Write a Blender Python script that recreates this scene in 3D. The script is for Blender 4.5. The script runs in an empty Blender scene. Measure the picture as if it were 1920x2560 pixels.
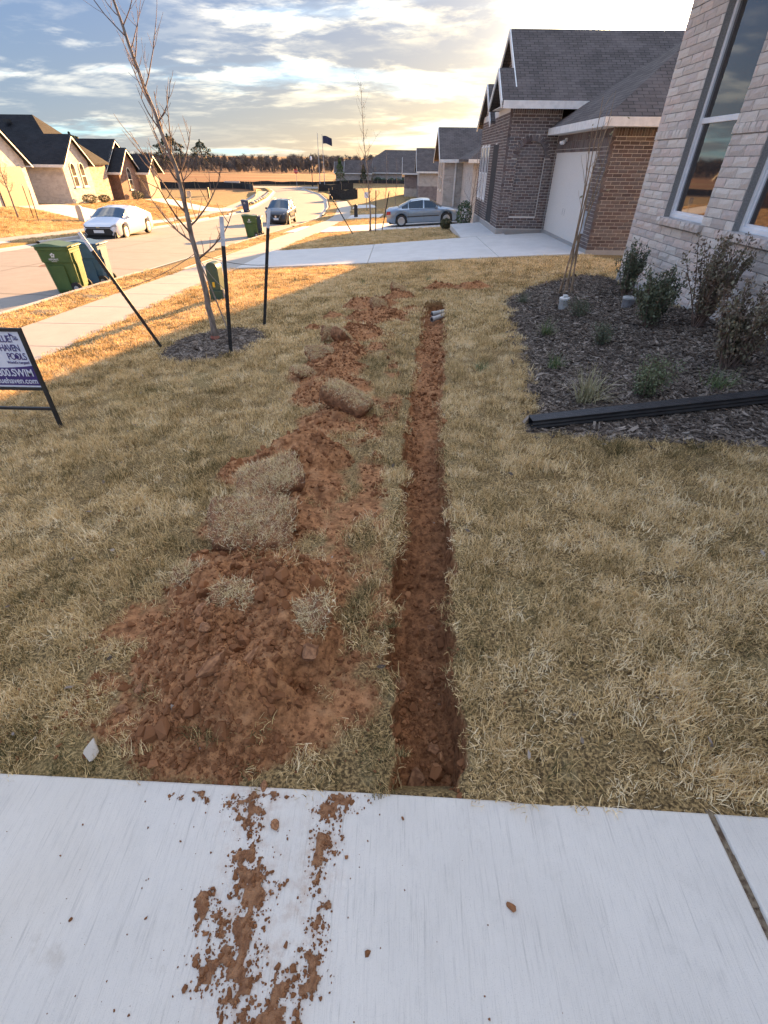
import bpy, bmesh, math, random
import numpy as np
from mathutils import Vector, Matrix, Euler
random.seed(7); rng = np.random.default_rng(11)
scene = bpy.context.scene
COL = scene.collection

# ------------------------------------------------------------------ camera
PITCH, YAW, ROLL, CAM_H = math.radians(36.5), math.radians(0.97), math.radians(0.7), 1.65
def cam_axes():
    fw = np.array([-math.sin(YAW)*math.cos(PITCH), math.cos(YAW)*math.cos(PITCH), -math.sin(PITCH)])
    r0 = np.array([math.cos(YAW), math.sin(YAW), 0.0]); u0 = np.cross(r0, fw)
    r = math.cos(ROLL)*r0 + math.sin(ROLL)*u0
    u = -math.sin(ROLL)*r0 + math.cos(ROLL)*u0
    return r, u, fw
_r, _u, _f = cam_axes()
cd = bpy.data.cameras.new('camera'); cam = bpy.data.objects.new('camera', cd); COL.objects.link(cam)
cd.sensor_fit = 'VERTICAL'; cd.sensor_height = 36.0; cd.lens = 36.0*1189/2560
cd.clip_start = 0.03; cd.clip_end = 6000
M = Matrix(((_r[0], _u[0], -_f[0], 0), (_r[1], _u[1], -_f[1], 0), (_r[2], _u[2], -_f[2], CAM_H), (0, 0, 0, 1)))
cam.matrix_world = M
scene.camera = cam

# ------------------------------------------------------------------ light
SUN_AZ, SUN_EL = math.radians(19.0), math.radians(9.4)      # azimuth to the right of +Y
SUN = Vector((math.sin(SUN_AZ)*math.cos(SUN_EL), math.cos(SUN_AZ)*math.cos(SUN_EL), math.sin(SUN_EL)))
sl = bpy.data.lights.new('sun', 'SUN'); sl.energy = 3.5; sl.angle = math.radians(0.6); sl.color = (1.0, 0.55, 0.21)
so = bpy.data.objects.new('sun', sl); COL.objects.link(so)
so.rotation_euler = SUN.to_track_quat('Z', 'Y').to_euler()
vs = scene.view_settings
vs.view_transform = 'Standard'; vs.look = 'None'; vs.gamma = 1.0; vs.use_curve_mapping = False
vs.exposure = 3.35
scene.cycles.use_denoising = True
scene.cycles.max_bounces = 8
scene.cycles.sample_clamp_indirect = 8.0

class NT:
    """small helper for node graphs"""
    def __init__(s, tree): s.t = tree; s.n = tree.nodes; s.l = tree.links
    def add(s, kind, **kw):
        nd = s.n.new(kind)
        for k, v in kw.items(): setattr(nd, k, v)
        return nd
    def put(s, sock, v):
        if hasattr(v, 'is_linked') or isinstance(v, bpy.types.NodeSocket): s.l.new(v, sock)
        elif v is not None:
            if isinstance(v, (tuple, list)) and len(v) == 3 and sock.type == 'RGBA': v = (*v, 1)
            sock.default_value = v
    def math(s, op, a, b=None, c=None, clamp=False):
        nd = s.add('ShaderNodeMath', operation=op, use_clamp=clamp)
        s.put(nd.inputs[0], a)
        if b is not None: s.put(nd.inputs[1], b)
        if c is not None: s.put(nd.inputs[2], c)
        return nd.outputs[0]
    def vmath(s, op, a, b=None):
        nd = s.add('ShaderNodeVectorMath', operation=op); s.put(nd.inputs[0], a)
        if b is not None: s.put(nd.inputs[1], b)
        return nd.outputs['Value'] if op in ('DOT_PRODUCT', 'LENGTH', 'DISTANCE') else nd.outputs[0]
    def mix(s, f, a, b, blend='MIX'):
        nd = s.add('ShaderNodeMix', data_type='RGBA', blend_type=blend)
        s.put(nd.inputs[0], f); s.put(nd.inputs[6], a); s.put(nd.inputs[7], b)
        return nd.outputs[2]
    def ramp(s, f, lo, hi, smooth=True):
        nd = s.add('ShaderNodeMapRange', interpolation_type='SMOOTHSTEP' if smooth else 'LINEAR')
        s.put(nd.inputs[0], f); nd.inputs[1].default_value = lo; nd.inputs[2].default_value = hi
        return nd.outputs[0]
    def noise(s, vec, scale, detail=5, rough=.55, dist=0.0, out='Fac'):
        nd = s.add('ShaderNodeTexNoise'); s.put(nd.inputs['Vector'], vec)
        nd.inputs['Scale'].default_value = scale; nd.inputs['Detail'].default_value = detail
        nd.inputs['Roughness'].default_value = rough; nd.inputs['Distortion'].default_value = dist
        return nd.outputs[out]
    def mapping(s, vec, loc=(0, 0, 0), rot=(0, 0, 0), scl=(1, 1, 1)):
        nd = s.add('ShaderNodeMapping'); s.put(nd.inputs[0], vec)
        nd.inputs[1].default_value = loc; nd.inputs[2].default_value = rot; nd.inputs[3].default_value = scl
        return nd.outputs[0]

# ------------------------------------------------------------------ world: low sun behind broken cloud
world = bpy.data.worlds.new('World'); scene.world = world; world.use_nodes = True
world.node_tree.nodes.clear()
W = NT(world.node_tree)
tc = W.add('ShaderNodeTexCoord'); D = tc.outputs['Generated']
sep = W.add('ShaderNodeSeparateXYZ'); W.put(sep.inputs[0], D)
dz = W.math('MAXIMUM', sep.outputs[2], 0.0)
den = W.math('ADD', dz, 0.10)
comb = W.add('ShaderNodeCombineXYZ')
W.put(comb.inputs[0], W.math('DIVIDE', sep.outputs[0], den)); W.put(comb.inputs[1], W.math('DIVIDE', sep.outputs[1], den))
P = comb.outputs[0]
cosS = W.math('MAXIMUM', W.vmath('DOT_PRODUCT', D, tuple(SUN)), 0.0)
# cloud sheet seen in perspective
big = W.noise(W.mapping(P, loc=(3.1, 0.55, 0), rot=(0, 0, .35), scl=(.36, .42, 1)), 1.0, 6, .55, .5)
fine = W.noise(W.mapping(P, loc=(1.3, 7.7, 0), rot=(0, 0, .25), scl=(.9, 1.15, 1)), .85, 9, .62, .35)
rip = W.noise(W.mapping(P, loc=(9.3, 2.1, 4), rot=(0, 0, .3), scl=(2.0, 2.4, 1)), 1.25, 6, .6, .2)
dens = W.math('ADD', W.math('MULTIPLY', big, .62), W.math('MULTIPLY', fine, .38))
cover = W.ramp(dens, .37, .50)
thick = W.ramp(W.math('ADD', W.math('MULTIPLY', fine, .55), W.math('MULTIPLY', rip, .45)), .42, .54)
thick2 = W.ramp(dens, .43, .56)
sky = W.add('ShaderNodeTexSky', sky_type='NISHITA'); sky.sun_disc = False
sky.sun_elevation = SUN_EL; sky.sun_rotation = SUN_AZ; sky.altitude = 200; sky.air_density = 1.0; sky.dust_density = 0.6; sky.ozone_density = 2.0
near = W.math('POWER', cosS, 7.0)          # forward scattering
wide = W.math('POWER', cosS, 5.0)
low = W.math('POWER', W.math('SUBTRACT', 1.0, dz), 9.0)
lit_col = W.mix(near, (.45, .415, .36), (.46, .385, .24))
shd_col = W.mix(near, (.031, .058, .122), (.066, .082, .12))
cl = W.mix(thick, lit_col, shd_col)
cl = W.mix(W.math('MULTIPLY', thick2, .85), cl, shd_col)
horiz = W.mix(wide, (.16, .20, .225), (.44, .295, .105))
cl = W.mix(W.math('MULTIPLY', low, .62), cl, horiz)
clear_tint = W.mix(low, (.075, .19, .38), (.15, .35, .38))
clr = W.mix(wide, clear_tint, (.30, .31, .30))
glow = W.math('ADD', W.math('MULTIPLY', W.math('POWER', cosS, 900.0), 14.0), W.math('ADD', W.math('MULTIPLY', W.math('POWER', cosS, 220.0), .7), W.math('MULTIPLY', W.math('POWER', cosS, 40.0), .03)))
gl = W.add('ShaderNodeVectorMath', operation='SCALE'); gl.inputs[0].default_value = (1.0, .84, .55); W.put(gl.inputs['Scale'], glow)
bg1 = W.add('ShaderNodeBackground'); W.put(bg1.inputs[0], sky.outputs[0]); bg1.inputs[1].default_value = 0.05
bg2 = W.add('ShaderNodeBackground'); W.put(bg2.inputs[0], W.mix(cover, clr, cl))
W.put(bg2.inputs[1], W.math('MULTIPLY', W.math('ADD', 1.0, W.math('MULTIPLY', dz, 2.5)), .29))     # sky brightened towards the unseen zenith to lift the shaded ground
mixs = W.add('ShaderNodeMixShader'); mixs.inputs[0].default_value = .95
W.l.new(bg1.outputs[0], mixs.inputs[1]); W.l.new(bg2.outputs[0], mixs.inputs[2])
bg3 = W.add('ShaderNodeBackground'); W.put(bg3.inputs[0], gl.outputs[0]); bg3.inputs[1].default_value = 1.0
adds = W.add('ShaderNodeAddShader'); W.l.new(mixs.outputs[0], adds.inputs[0]); W.l.new(bg3.outputs[0], adds.inputs[1])
wo = W.add('ShaderNodeOutputWorld'); W.l.new(adds.outputs[0], wo.inputs[0])

# ------------------------------------------------------------------ helpers
def tag(o, label=None, cat=None, group=None, kind=None):
    if label: o['label'] = label
    if cat: o['category'] = cat
    if group: o['group'] = group
    if kind: o['kind'] = kind
    return o
def empty(name, loc=(0, 0, 0), rz=0.0, label=None, cat=None, group=None):
    o = bpy.data.objects.new(name, None); COL.objects.link(o); o.location = loc; o.rotation_euler = (0, 0, rz)
    o.empty_display_size = .2
    return tag(o, label, cat, group)
def copy_tree(o, parent=None):
    c = o.copy(); COL.objects.link(c); c.parent = parent
    for ch in o.children: copy_tree(ch, c)
    return c
def link(name, me, mat=None, parent=None, smooth=False):
    if mat is not None:
        me.materials.clear()
        for m in (mat if isinstance(mat, (list, tuple)) else [mat]): me.materials.append(m)
    if smooth: me.polygons.foreach_set('use_smooth', [True]*len(me.polygons))
    o = bpy.data.objects.new(name, me); COL.objects.link(o)
    if parent is not None: o.parent = parent
    return o

class MB:
    """collects vertices and faces of one mesh"""
    def __init__(s): s.v = []; s.f = []; s.mi = []
    def add(s, vs, fs, mi=0):
        b = len(s.v); s.v += [tuple(v) for v in vs]; s.f += [tuple(i+b for i in f) for f in fs]; s.mi += [mi]*len(fs); return s
    def box(s, c, d, rz=0, mi=0, rot=None):
        x, y, z = d[0]/2, d[1]/2, d[2]/2
        R = rot if rot is not None else Matrix.Rotation(rz, 3, 'Z')
        vs = [Vector(c) + R @ Vector((a*x, b*y, e*z)) for a in (-1, 1) for b in (-1, 1) for e in (-1, 1)]
        return s.add(vs, [(0, 1, 3, 2), (4, 6, 7, 5), (0, 4, 5, 1), (2, 3, 7, 6), (0, 2, 6, 4), (1, 5, 7, 3)], mi)
    def span(s, lo, hi, mi=0):
        return s.box([(a+b)/2 for a, b in zip(lo, hi)], [abs(b-a) for a, b in zip(lo, hi)], 0, mi)
    def bar(s, a, b, w, h=None, mi=0, up=(0, 0, 1)):
        a, b = Vector(a), Vector(b); d = b-a; L = d.length; h = w if h is None else h
        z = d.normalized(); x = Vector(up).cross(z)
        if x.length < 1e-4: x = Vector((1, 0, 0))
        x.normalize(); y = z.cross(x); R = Matrix((x, y, z)).transposed()
        return s.box((a+b)/2, (w, h, L), 0, mi, R)
    def tube(s, pts, rad, n=6, mi=0, cap=True):
        pts = [Vector(p) for p in pts]
        if not isinstance(rad, (list, tuple)): rad = [rad]*len(pts)
        vs = []; fs = []
        px = None
        for i, p in enumerate(pts):
            t = (pts[min(i+1, len(pts)-1)]-pts[max(i-1, 0)]).normalized()
            if px is None:
                px = t.orthogonal().normalized()
            else:
                px = (px - t*px.dot(t))
                px = px.normalized() if px.length > 1e-5 else t.orthogonal().normalized()
            py = t.cross(px)
            for k in range(n):
                a = 2*math.pi*k/n; vs.append(p + (px*math.cos(a)+py*math.sin(a))*rad[i])
        for i in range(len(pts)-1):
            for k in range(n):
                fs.append((i*n+k, i*n+(k+1) % n, (i+1)*n+(k+1) % n, (i+1)*n+k))
        if cap:
            fs.append(tuple(range(n-1, -1, -1))); fs.append(tuple((len(pts)-1)*n+k for k in range(n)))
        return s.add(vs, fs, mi)
    def lathe(s, prof, n=16, c=(0, 0, 0), axis='Z', mi=0):
        vs = []; fs = []
        for r, z in prof:
            for k in range(n):
                a = 2*math.pi*k/n
                p = (r*math.cos(a), r*math.sin(a), z)
                if axis == 'X': p = (p[2], p[0], p[1])
                if axis == 'Y': p = (p[0], p[2], p[1])
                vs.append((p[0]+c[0], p[1]+c[1], p[2]+c[2]))
        for i in range(len(prof)-1):
            for k in range(n): fs.append((i*n+k, i*n+(k+1) % n, (i+1)*n+(k+1) % n, (i+1)*n+k))
        fs.append(tuple(range(n))[::-1]); fs.append(tuple((len(prof)-1)*n+k for k in range(n)))
        return s.add(vs, fs, mi)
    def prism(s, poly, ext, mi=0):
        """poly: list of 3D points (planar), ext: extrusion vector"""
        n = len(poly); e = Vector(ext)
        vs = [Vector(p) for p in poly] + [Vector(p)+e for p in poly]
        fs = [tuple(range(n))[::-1], tuple(range(n, 2*n))] + [(i, (i+1) % n, n+(i+1) % n, n+i) for i in range(n)]
        return s.add(vs, fs, mi)
    def mesh(s, name):
        me = bpy.data.meshes.new(name); me.from_pydata([tuple(v) for v in s.v], [], s.f)
        if any(s.mi): me.polygons.foreach_set('material_index', s.mi)
        me.update(); return me
    def build(s, name, mat, parent=None, smooth=False, bevel=0, fix=True):
        me = s.mesh(name)
        if fix or bevel:
            bm = bmesh.new(); bm.from_mesh(me)
            bmesh.ops.recalc_face_normals(bm, faces=bm.faces)
            if bevel: bmesh.ops.bevel(bm, geom=bm.edges[:], offset=bevel, segments=2, affect='EDGES', profile=.6, clamp_overlap=True)
            bm.to_mesh(me); bm.free()
        return link(name, me, mat, parent, smooth)

def _hash(ix, iy, seed):
    h = (ix.astype(np.int64)*374761393 + iy.astype(np.int64)*668265263 + seed*974634533) & 0xffffffff
    h = ((h ^ (h >> 13))*1274126177) & 0xffffffff
    return ((h ^ (h >> 16)) & 0xffff)/65535.0
def vnoise(x, y, seed=0):
    x = np.asarray(x, float); y = np.asarray(y, float)
    ix, iy = np.floor(x), np.floor(y); fx, fy = x-ix, y-iy
    fx = fx*fx*fx*(fx*(fx*6-15)+10); fy = fy*fy*fy*(fy*(fy*6-15)+10)
    a = _hash(ix, iy, seed); b = _hash(ix+1, iy, seed); c = _hash(ix, iy+1, seed); d = _hash(ix+1, iy+1, seed)
    return a+(b-a)*fx+(c-a)*fy+(a-b-c+d)*fx*fy
def fbm(x, y, seed=0, oct=4, gain=.5):
    s = 0; a = 1; t = 0
    for o in range(oct):
        s = s+a*vnoise(x*2**o+o*17.3, y*2**o-o*9.1, seed+o); t += a; a *= gain
    return s/t*2-1
def sst(a, b, x):
    t = np.clip((np.asarray(x, float)-a)/(b-a), 0, 1); return t*t*(3-2*t)

# ------------------------------------------------------------------ materials
MATS = {}
def mat(name, c1, c2=None, scale=8.0, rough=.75, bump=0.0, bscale=None, metal=0.0, detail=5, spec=.5, lo=.35, hi=.65, stretch=(1, 1, 1), c3=None, s3=1.5, coat=0.0, alpha=None, rand=0.0):
    if name in MATS: return MATS[name]
    m = bpy.data.materials.new(name); m.use_nodes = True; m.node_tree.nodes.clear(); T = NT(m.node_tree)
    b = T.add('ShaderNodeBsdfPrincipled'); o = T.add('ShaderNodeOutputMaterial'); T.l.new(b.outputs[0], o.inputs[0])
    v = T.mapping(T.add('ShaderNodeTexCoord').outputs['Object'], scl=stretch)
    col = c1 if len(c1) == 4 else (*c1, 1)
    if c2 is not None:
        col = T.mix(T.ramp(T.noise(v, scale, detail), lo, hi), c1, c2)
        if c3 is not None: col = T.mix(T.ramp(T.noise(v, s3, 4), .42, .66), col, c3)
    if rand:
        oi = T.add('ShaderNodeObjectInfo'); hs = T.add('ShaderNodeHueSaturation')
        T.put(hs.inputs['Value'], T.math('ADD', 1-rand/2, T.math('MULTIPLY', oi.outputs['Random'], rand)))
        T.put(hs.inputs['Color'], col); col = hs.outputs[0]
    T.put(b.inputs['Base Color'], col)
    b.inputs['Roughness'].default_value = rough; b.inputs['Metallic'].default_value = metal
    b.inputs['Specular IOR Level'].default_value = spec; b.inputs['Coat Weight'].default_value = coat
    b.inputs['Coat Roughness'].default_value = .05
    if bump:
        bn = T.add('ShaderNodeBump'); bn.inputs['Strength'].default_value = bump; bn.inputs['Distance'].default_value = .02
        T.put(bn.inputs['Height'], T.noise(v, bscale or scale*3, 6, .6)); T.l.new(bn.outputs[0], b.inputs['Normal'])
    MATS[name] = m; return m
# ------------------------------------------------------------------ terrain functions
_RY = [-60, 0, 12, 30, 46, 52, 65, 80, 93, 103, 113, 118]; _RX = [-8.2, -8.0, -7.9, -7.5, -7.1, -7.1, -8.1, -10.1, -12.7, -16.0, -19.2, -20.5]
_LY = [-60, 0, 30, 57, 67, 80, 99, 113, 118]; _LX = [-16.8, -16.6, -16.4, -16.0, -16.9, -18.4, -21.5, -25.5, -27.0]
def kR(y): return np.interp(y, _RY, _RX)
def kL(y): return np.interp(y, _LY, _LX)
def gsat(Y): return np.where(Y < 42, Y, 42+15*(1-np.exp(-np.maximum(Y-42, 0)/15)))
def zst(Y): return -.58-.043*gsat(np.asarray(Y, float))
def gz(x, y):
    x = np.asarray(x, float); y = np.asarray(y, float)
    zs = zst(y); zsw = zs+.12
    crest = np.maximum(.09-.047*np.maximum(gsat(y)-2.0, 0), zs+.25)
    t = np.clip((x-(kR(y)+2.75))/8.0, 0, 1); s = 1-(1-t)**(1.7-.6*sst(.8, 8, y))
    zr = zsw+(crest-zsw)*s
    zr = zr+.24*sst(2.2, 3.9, x)*sst(2.8, 4.6, y)*(1-sst(10.5, 13.5, y))
    for ya, yb, ztop in ((16.6, 22.2, -.62), (32.2, 37.8, -1.38)):     # graded to the driveways
        tt = np.clip((x-(kR(y)+2.75))/(5.9-(kR(y)+2.75)), 0, 1)
        w = sst(ya-2.2, ya, y)*(1-sst(yb, yb+1.6, y))
        zr = zr+(zsw+(ztop-zsw)*(tt*.75+.25*tt*tt*(3-2*tt))-.03-zr)*w
    tl = np.clip((kL(y)-2.7-x)/7.0, 0, 1); sl_ = tl*tl*(3-2*tl)
    zl = zsw+.95*sl_*(1-sst(58, 75, y))
    z = np.where(x > kR(y)+2.75, zr, np.where(x < kL(y)-2.7, zl, zsw))
    return z
def gzf(x, y): return float(gz(x, y))
def far_z(x, y):
    return sst(150, 400, y)*(fbm(x*.006, y*.006, 5, 3)*1.6 + 1.2) + sst(420, 1200, y)*6.0

def grid_mesh(name, X, Y, Z, attrs=None):
    """X,Y,Z arrays of shape (ny,nx)"""
    ny, nx = X.shape
    co = np.stack([X, Y, Z], -1).reshape(-1, 3).astype(np.float32)
    i = np.arange(ny*nx).reshape(ny, nx)
    q = np.stack([i[:-1, :-1], i[:-1, 1:], i[1:, 1:], i[1:, :-1]], -1).reshape(-1, 4)
    me = bpy.data.meshes.new(name)
    me.vertices.add(len(co)); me.vertices.foreach_set('co', co.ravel())
    me.loops.add(q.size); me.loops.foreach_set('vertex_index', q.ravel().astype(np.int32))
    me.polygons.add(len(q)); me.polygons.foreach_set('loop_start', (np.arange(len(q))*4).astype(np.int32))
    me.polygons.foreach_set('use_smooth', np.ones(len(q), bool))
    me.update(calc_edges=True)
    for k, v in (attrs or {}).items():
        a = me.attributes.new(k, 'FLOAT', 'POINT'); a.data.foreach_set('value', np.asarray(v, np.float32).ravel())
    return me

# ------------------------------------------------------------------ ground materials
def ground_material():
    m = bpy.data.materials.new('turf_and_soil'); m.use_nodes = True; m.node_tree.nodes.clear(); T = NT(m.node_tree)
    b = T.add('ShaderNodeBsdfPrincipled'); o = T.add('ShaderNodeOutputMaterial'); T.l.new(b.outputs[0], o.inputs[0])
    v = T.add('ShaderNodeTexCoord').outputs['Object']
    def at(n):
        a = T.add('ShaderNodeAttribute', attribute_name=n); return a.outputs['Fac']
    n1 = T.noise(v, 9, 6, .6); n2 = T.noise(v, 90, 5, .65); n3 = T.noise(v, .7, 4, .5); n4 = T.noise(v, 28, 6, .7)
    grass = T.mix(T.ramp(n2, .38, .68), (.075, .048, .022), (.46, .31, .135))
    grass = T.mix(T.math('MULTIPLY', T.ramp(n1, .5, .75), .5), grass, (.34, .27, .14))
    grass = T.mix(T.math('MULTIPLY', T.ramp(n3, .52, .72), .35), grass, (.30, .25, .10))
    soil = T.mix(T.ramp(n4, .34, .64), (.18, .078, .034), (.45, .215, .095))
    soil = T.mix(T.math('MULTIPLY', T.ramp(n1, .5, .72), .55), soil, (.52, .285, .140))
    soil = T.mix(T.math('MULTIPLY', T.ramp(T.noise(v, 3.3, 4), .56, .7), .6), soil, (.115, .046, .020))
    mulch = T.mix(T.ramp(n2, .4, .65), (.11, .088, .07), (.36, .30, .245))
    red = T.mix(T.ramp(T.noise(T.mapping(v, scl=(.35, 1.6, 1)), .09, 6, .6), .50, .68), (.135, .048, .028), (.19, .13, .065))
    red = T.mix(T.math('MULTIPLY', T.ramp(T.noise(T.mapping(v, scl=(.2, 2, 1)), .05, 5), .52, .68), .8), red, (.17, .16, .07))
    soil = T.mix(T.math('MULTIPLY', at('trench_shade'), .55), soil, T.mix(T.ramp(n4, .36, .64), (.075, .028, .012), (.20, .082, .034)))  # shade painted into the trench soil colour so the cut reads deeper
    col = T.mix(at('soil'), grass, soil); col = T.mix(at('mulch'), col, mulch); col = T.mix(at('field'), col, red)
    T.put(b.inputs['Base Color'], col); b.inputs['Roughness'].default_value = .95; b.inputs['Specular IOR Level'].default_value = .15
    bn = T.add('ShaderNodeBump'); bn.inputs['Strength'].default_value = .9; bn.inputs['Distance'].default_value = .02
    T.put(bn.inputs['Height'], T.math('ADD', T.math('MULTIPLY', n4, .8), T.math('MULTIPLY', n2, .35))); T.l.new(bn.outputs[0], b.inputs['Normal'])
    return m
GROUND = ground_material()
def concrete_material(name, base, dark, broom=True, ang=0.0, warm=None, dust=False):
    m = bpy.data.materials.new(name); m.use_nodes = True; m.node_tree.nodes.clear(); T = NT(m.node_tree)
    b = T.add('ShaderNodeBsdfPrincipled'); o = T.add('ShaderNodeOutputMaterial'); T.l.new(b.outputs[0], o.inputs[0])
    v = T.add('ShaderNodeTexCoord').outputs['Object']
    st = T.noise(T.mapping(v, rot=(0, 0, ang), scl=(110, 4, 1)), 1.0, 6, .75)
    st2 = T.noise(T.mapping(v, rot=(0, 0, ang+.03), scl=(420, 11, 1)), 1.0, 3, .6)
    g = T.noise(v, 420, 3, .7); bl = T.noise(v, 2.2, 5, .6); bl2 = T.noise(v, 11, 5, .65); bl3 = T.noise(v, .8, 3, .5)
    c = T.mix(T.ramp(bl, .3, .7), base, tuple(x*.90 for x in base))
    c = T.mix(T.math('MULTIPLY', T.ramp(bl2, .52, .76), .5), c, tuple(x*.80 for x in base))
    c = T.mix(T.math('MULTIPLY', T.ramp(bl3, .55, .7), .45), c, warm or tuple(x*.8 for x in base))
    if broom:
        c = T.mix(T.math('MULTIPLY', T.ramp(st, .52, .72), .50), c, dark)
        c = T.mix(T.math('MULTIPLY', T.ramp(st2, .52, .75), .30), c, dark)
    c = T.mix(T.math('MULTIPLY', T.ramp(g, .58, .72), .60), c, dark)
    if dust:      # trodden clay dust along the two spilled trails
        sp = T.add('ShaderNodeSeparateXYZ'); T.put(sp.inputs[0], v); acc = None
        for a0, a1, wd in ((-.28, -.2, .10), (-.29, .2, .07)):
            dx = T.math('SUBTRACT', sp.outputs[0], T.math('ADD', a0, T.math('MULTIPLY', sp.outputs[1], a1)))
            e = T.math('POWER', 2.718, T.math('MULTIPLY', T.math('MULTIPLY', dx, dx), -1/(wd*wd)))
            acc = e if acc is None else T.math('MAXIMUM', acc, e)
        f = T.math('MULTIPLY', acc, T.ramp(T.noise(v, 24, 6, .7), .42, .72))
        c = T.mix(T.math('MULTIPLY', f, .55), c, (.36, .20, .11))
        c = T.mix(T.math('MULTIPLY', T.ramp(T.noise(v, 5.5, 6, .75), .60, .74), .30), c, (.42, .33, .24))
    T.put(b.inputs['Base Color'], c); b.inputs['Roughness'].default_value = .82; b.inputs['Specular IOR Level'].default_value = .3
    bn = T.add('ShaderNodeBump'); bn.inputs['Strength'].default_value = .35; bn.inputs['Distance'].default_value = .004
    h = T.math('ADD', g, T.math('MULTIPLY', st, 1.5 if broom else .2)); T.put(bn.inputs['Height'], h); T.l.new(bn.outputs[0], b.inputs['Normal'])
    return m
CONC = concrete_material('broomed_concrete', (.66, .60, .52), (.30, .265, .225), True, 0.0, (.56, .49, .40), True)
WALKC = concrete_material('sidewalk_concrete', (.36, .335, .30), (.25, .22, .19), True, math.pi/2)
ROADC = concrete_material('road_concrete', (.27, .245, .215), (.15, .13, .11), False)

# ------------------------------------------------------------------ ground sheet to the horizon
def ground_sheet():
    latR = [.16] + list(np.linspace(.17, 1.24, 5)) + [1.25, 2.74] + list(np.arange(2.76, 24, .35))
    g = latR[-1]
    while g < 1500: g = g*1.16+.3; latR.append(g)
    latL = [.16, .17, .6, 1.19, 1.20, 2.69, 2.71] + list(np.arange(3.0, 26, .45)); g = latL[-1]
    while g < 1500: g = g*1.16+.3; latL.append(g)
    ys = list(np.arange(-14, 30, .35)) + list(np.arange(30, 80, .7)); g = 80.
    st = 1.0
    while g < 2600: ys.append(g); g += st; st *= 1.07
    ys = np.array(ys); lats = [('L', v) for v in latL[::-1]] + [('M', .25), ('M', .75)] + [('R', v) for v in latR]
    X = np.zeros((len(ys), len(lats))); Z = X.copy(); Y = np.repeat(ys[:, None], len(lats), 1)
    R, L = kR(ys), kL(ys)
    for j, (s, v) in enumerate(lats):
        X[:, j] = R+v if s == 'R' else (L-v if s == 'L' else L+(R-L)*v)
    # beyond the end of the street the columns straighten out and the road trough closes
    Z = gz(X, Y)
    endf = sst(118, 124, Y)
    for j, (s, v) in enumerate(lats):
        low = 0
        if s == 'M': low = .45
        elif s == 'R' and (v == .16 or 1.245 < v < 2.75): low = .16
        elif s == 'L' and (v == .16 or 1.195 < v < 2.70): low = .16
        Z[:, j] -= low*(1-endf[:, j])
    Z += far_z(X, Y)
    cross = (Y > 112) & (Y < 122) & (X > -90) & (X < 40)
    Z[cross] -= .3
    own = sst(-5.3, -5.0, X)*(1-sst(3.6, 3.85, X))*sst(.75, 1.1, Y)*(1-sst(15.9, 16.3, Y))
    Z -= .7*own
    paved = sst(-20, -19, X)*0
    drive = (Y < .62) & (X > -9) & (X < 5); Z[drive] -= .3
    field = sst(86, 112, Y+.25*np.minimum(X, 0)*0)*np.where(X < kL(Y)-2.7, 1, 0) + np.where(X > kL(Y)-2.7, sst(122, 128, Y), 0)
    field = np.clip(field, 0, 1)
    o = link('ground', grid_mesh('ground', X, Y, Z, {'soil': np.zeros_like(X), 'trench_shade': np.zeros_like(X), 'mulch': np.zeros_like(X), 'field': field}), GROUND)
    tag(o, kind='structure')
ground_sheet()

# ------------------------------------------------------------------ own lawn with trench and spoil
_TY = [.5, .69, 1.32, 2.18, 3.0, 4.16, 6.45, 8.4, 9.25]
_TL = [.01, .01, .01, .04, .09, .15, .32, .45, .50]; _TR = [.24, .245, .31, .35, .36, .45, .68, .86, .93]
_TD = [.25, .25, .23, .19, .15, .075, .075, .15, .22]
SPOIL = [  # x, y, rx, ry, height, softness
    (-.60, 1.22, .42, .42, .19), (-.50, 1.58, .32, .26, .22), (-.84, 1.32, .26, .32, .06), (-.58, .96, .44, .22, .06), (-.90, 1.66, .24, .24, .07), (-.40, 1.26, .20, .20, .09), (-.78, 1.45, .16, .13, .05), (-.62, 1.05, .14, .18, .05), (-.83, 1.0, .2, .16, .03),
    (-.64, 3.02, .36, .33, .21), (-.95, 2.82, .26, .17, .12), (-.62, 2.33, .25, .35, .05), (-.95, 2.3, .22, .3, .03),
    (-.52, 3.72, .30, .36, .06), (-.62, 4.55, .38, .50, .11), (-.72, 1.9, .22, .2, .05), (-.55, 2.62, .3, .25, .06), (-.78, 5.25, .42, .55, .12), (-.70, 6.05, .40, .5, .10), (-.55, 7.0, .42, .5, .10), (-.30, 8.15, .50, .55, .13), (-.45, 9.15, .50, .42, .15), (.05, 9.75, .34, .26, .15),
    (.92, 10.45, .42, .20, .13), (1.5, 10.3, .38, .24, .08), (-1.0, 8.4, .22, .2, .05), (-1.25, 7.6, .15, .15, .04),
]
BARE = [(-.22, 1.75, .17, .55), (-.12, 1.15, .14, .30), (-.27, 2.5, .16, .32), (-.2, 3.55, .24, .34), (-.08, 1.45, .09, .5), (-.45, 2.2, .25, .4), (-.1, 6.9, .12, .3), (.25, 8.6, .25, .35), (-.05, 5.2, .1, .35), (-.3, 4.1, .2, .3), (-1.12, 1.36, .18, .2), (-1.12, 1.03, .18, .12), (-.17, 2.1, .16, .5), (-.12, 2.75, .14, .4), (-.28, 1.5, .2, .4), (0.0, 4.0, .1, .4), (.1, 7.6, .16, .4), (-.15, 6.2, .18, .5)]
BEDP = [(1.08, 3.34), (1.22, 4.0), (1.45, 5.3), (1.55, 6.2), (1.78, 7.8), (1.95, 9.0), (2.5, 9.9), (3.3, 10.1), (3.9, 9.9), (3.9, 2.6), (2.75, 3.02), (1.84, 3.14)]
RING = (-2.62, 7.05, .74, 1.02)
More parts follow.
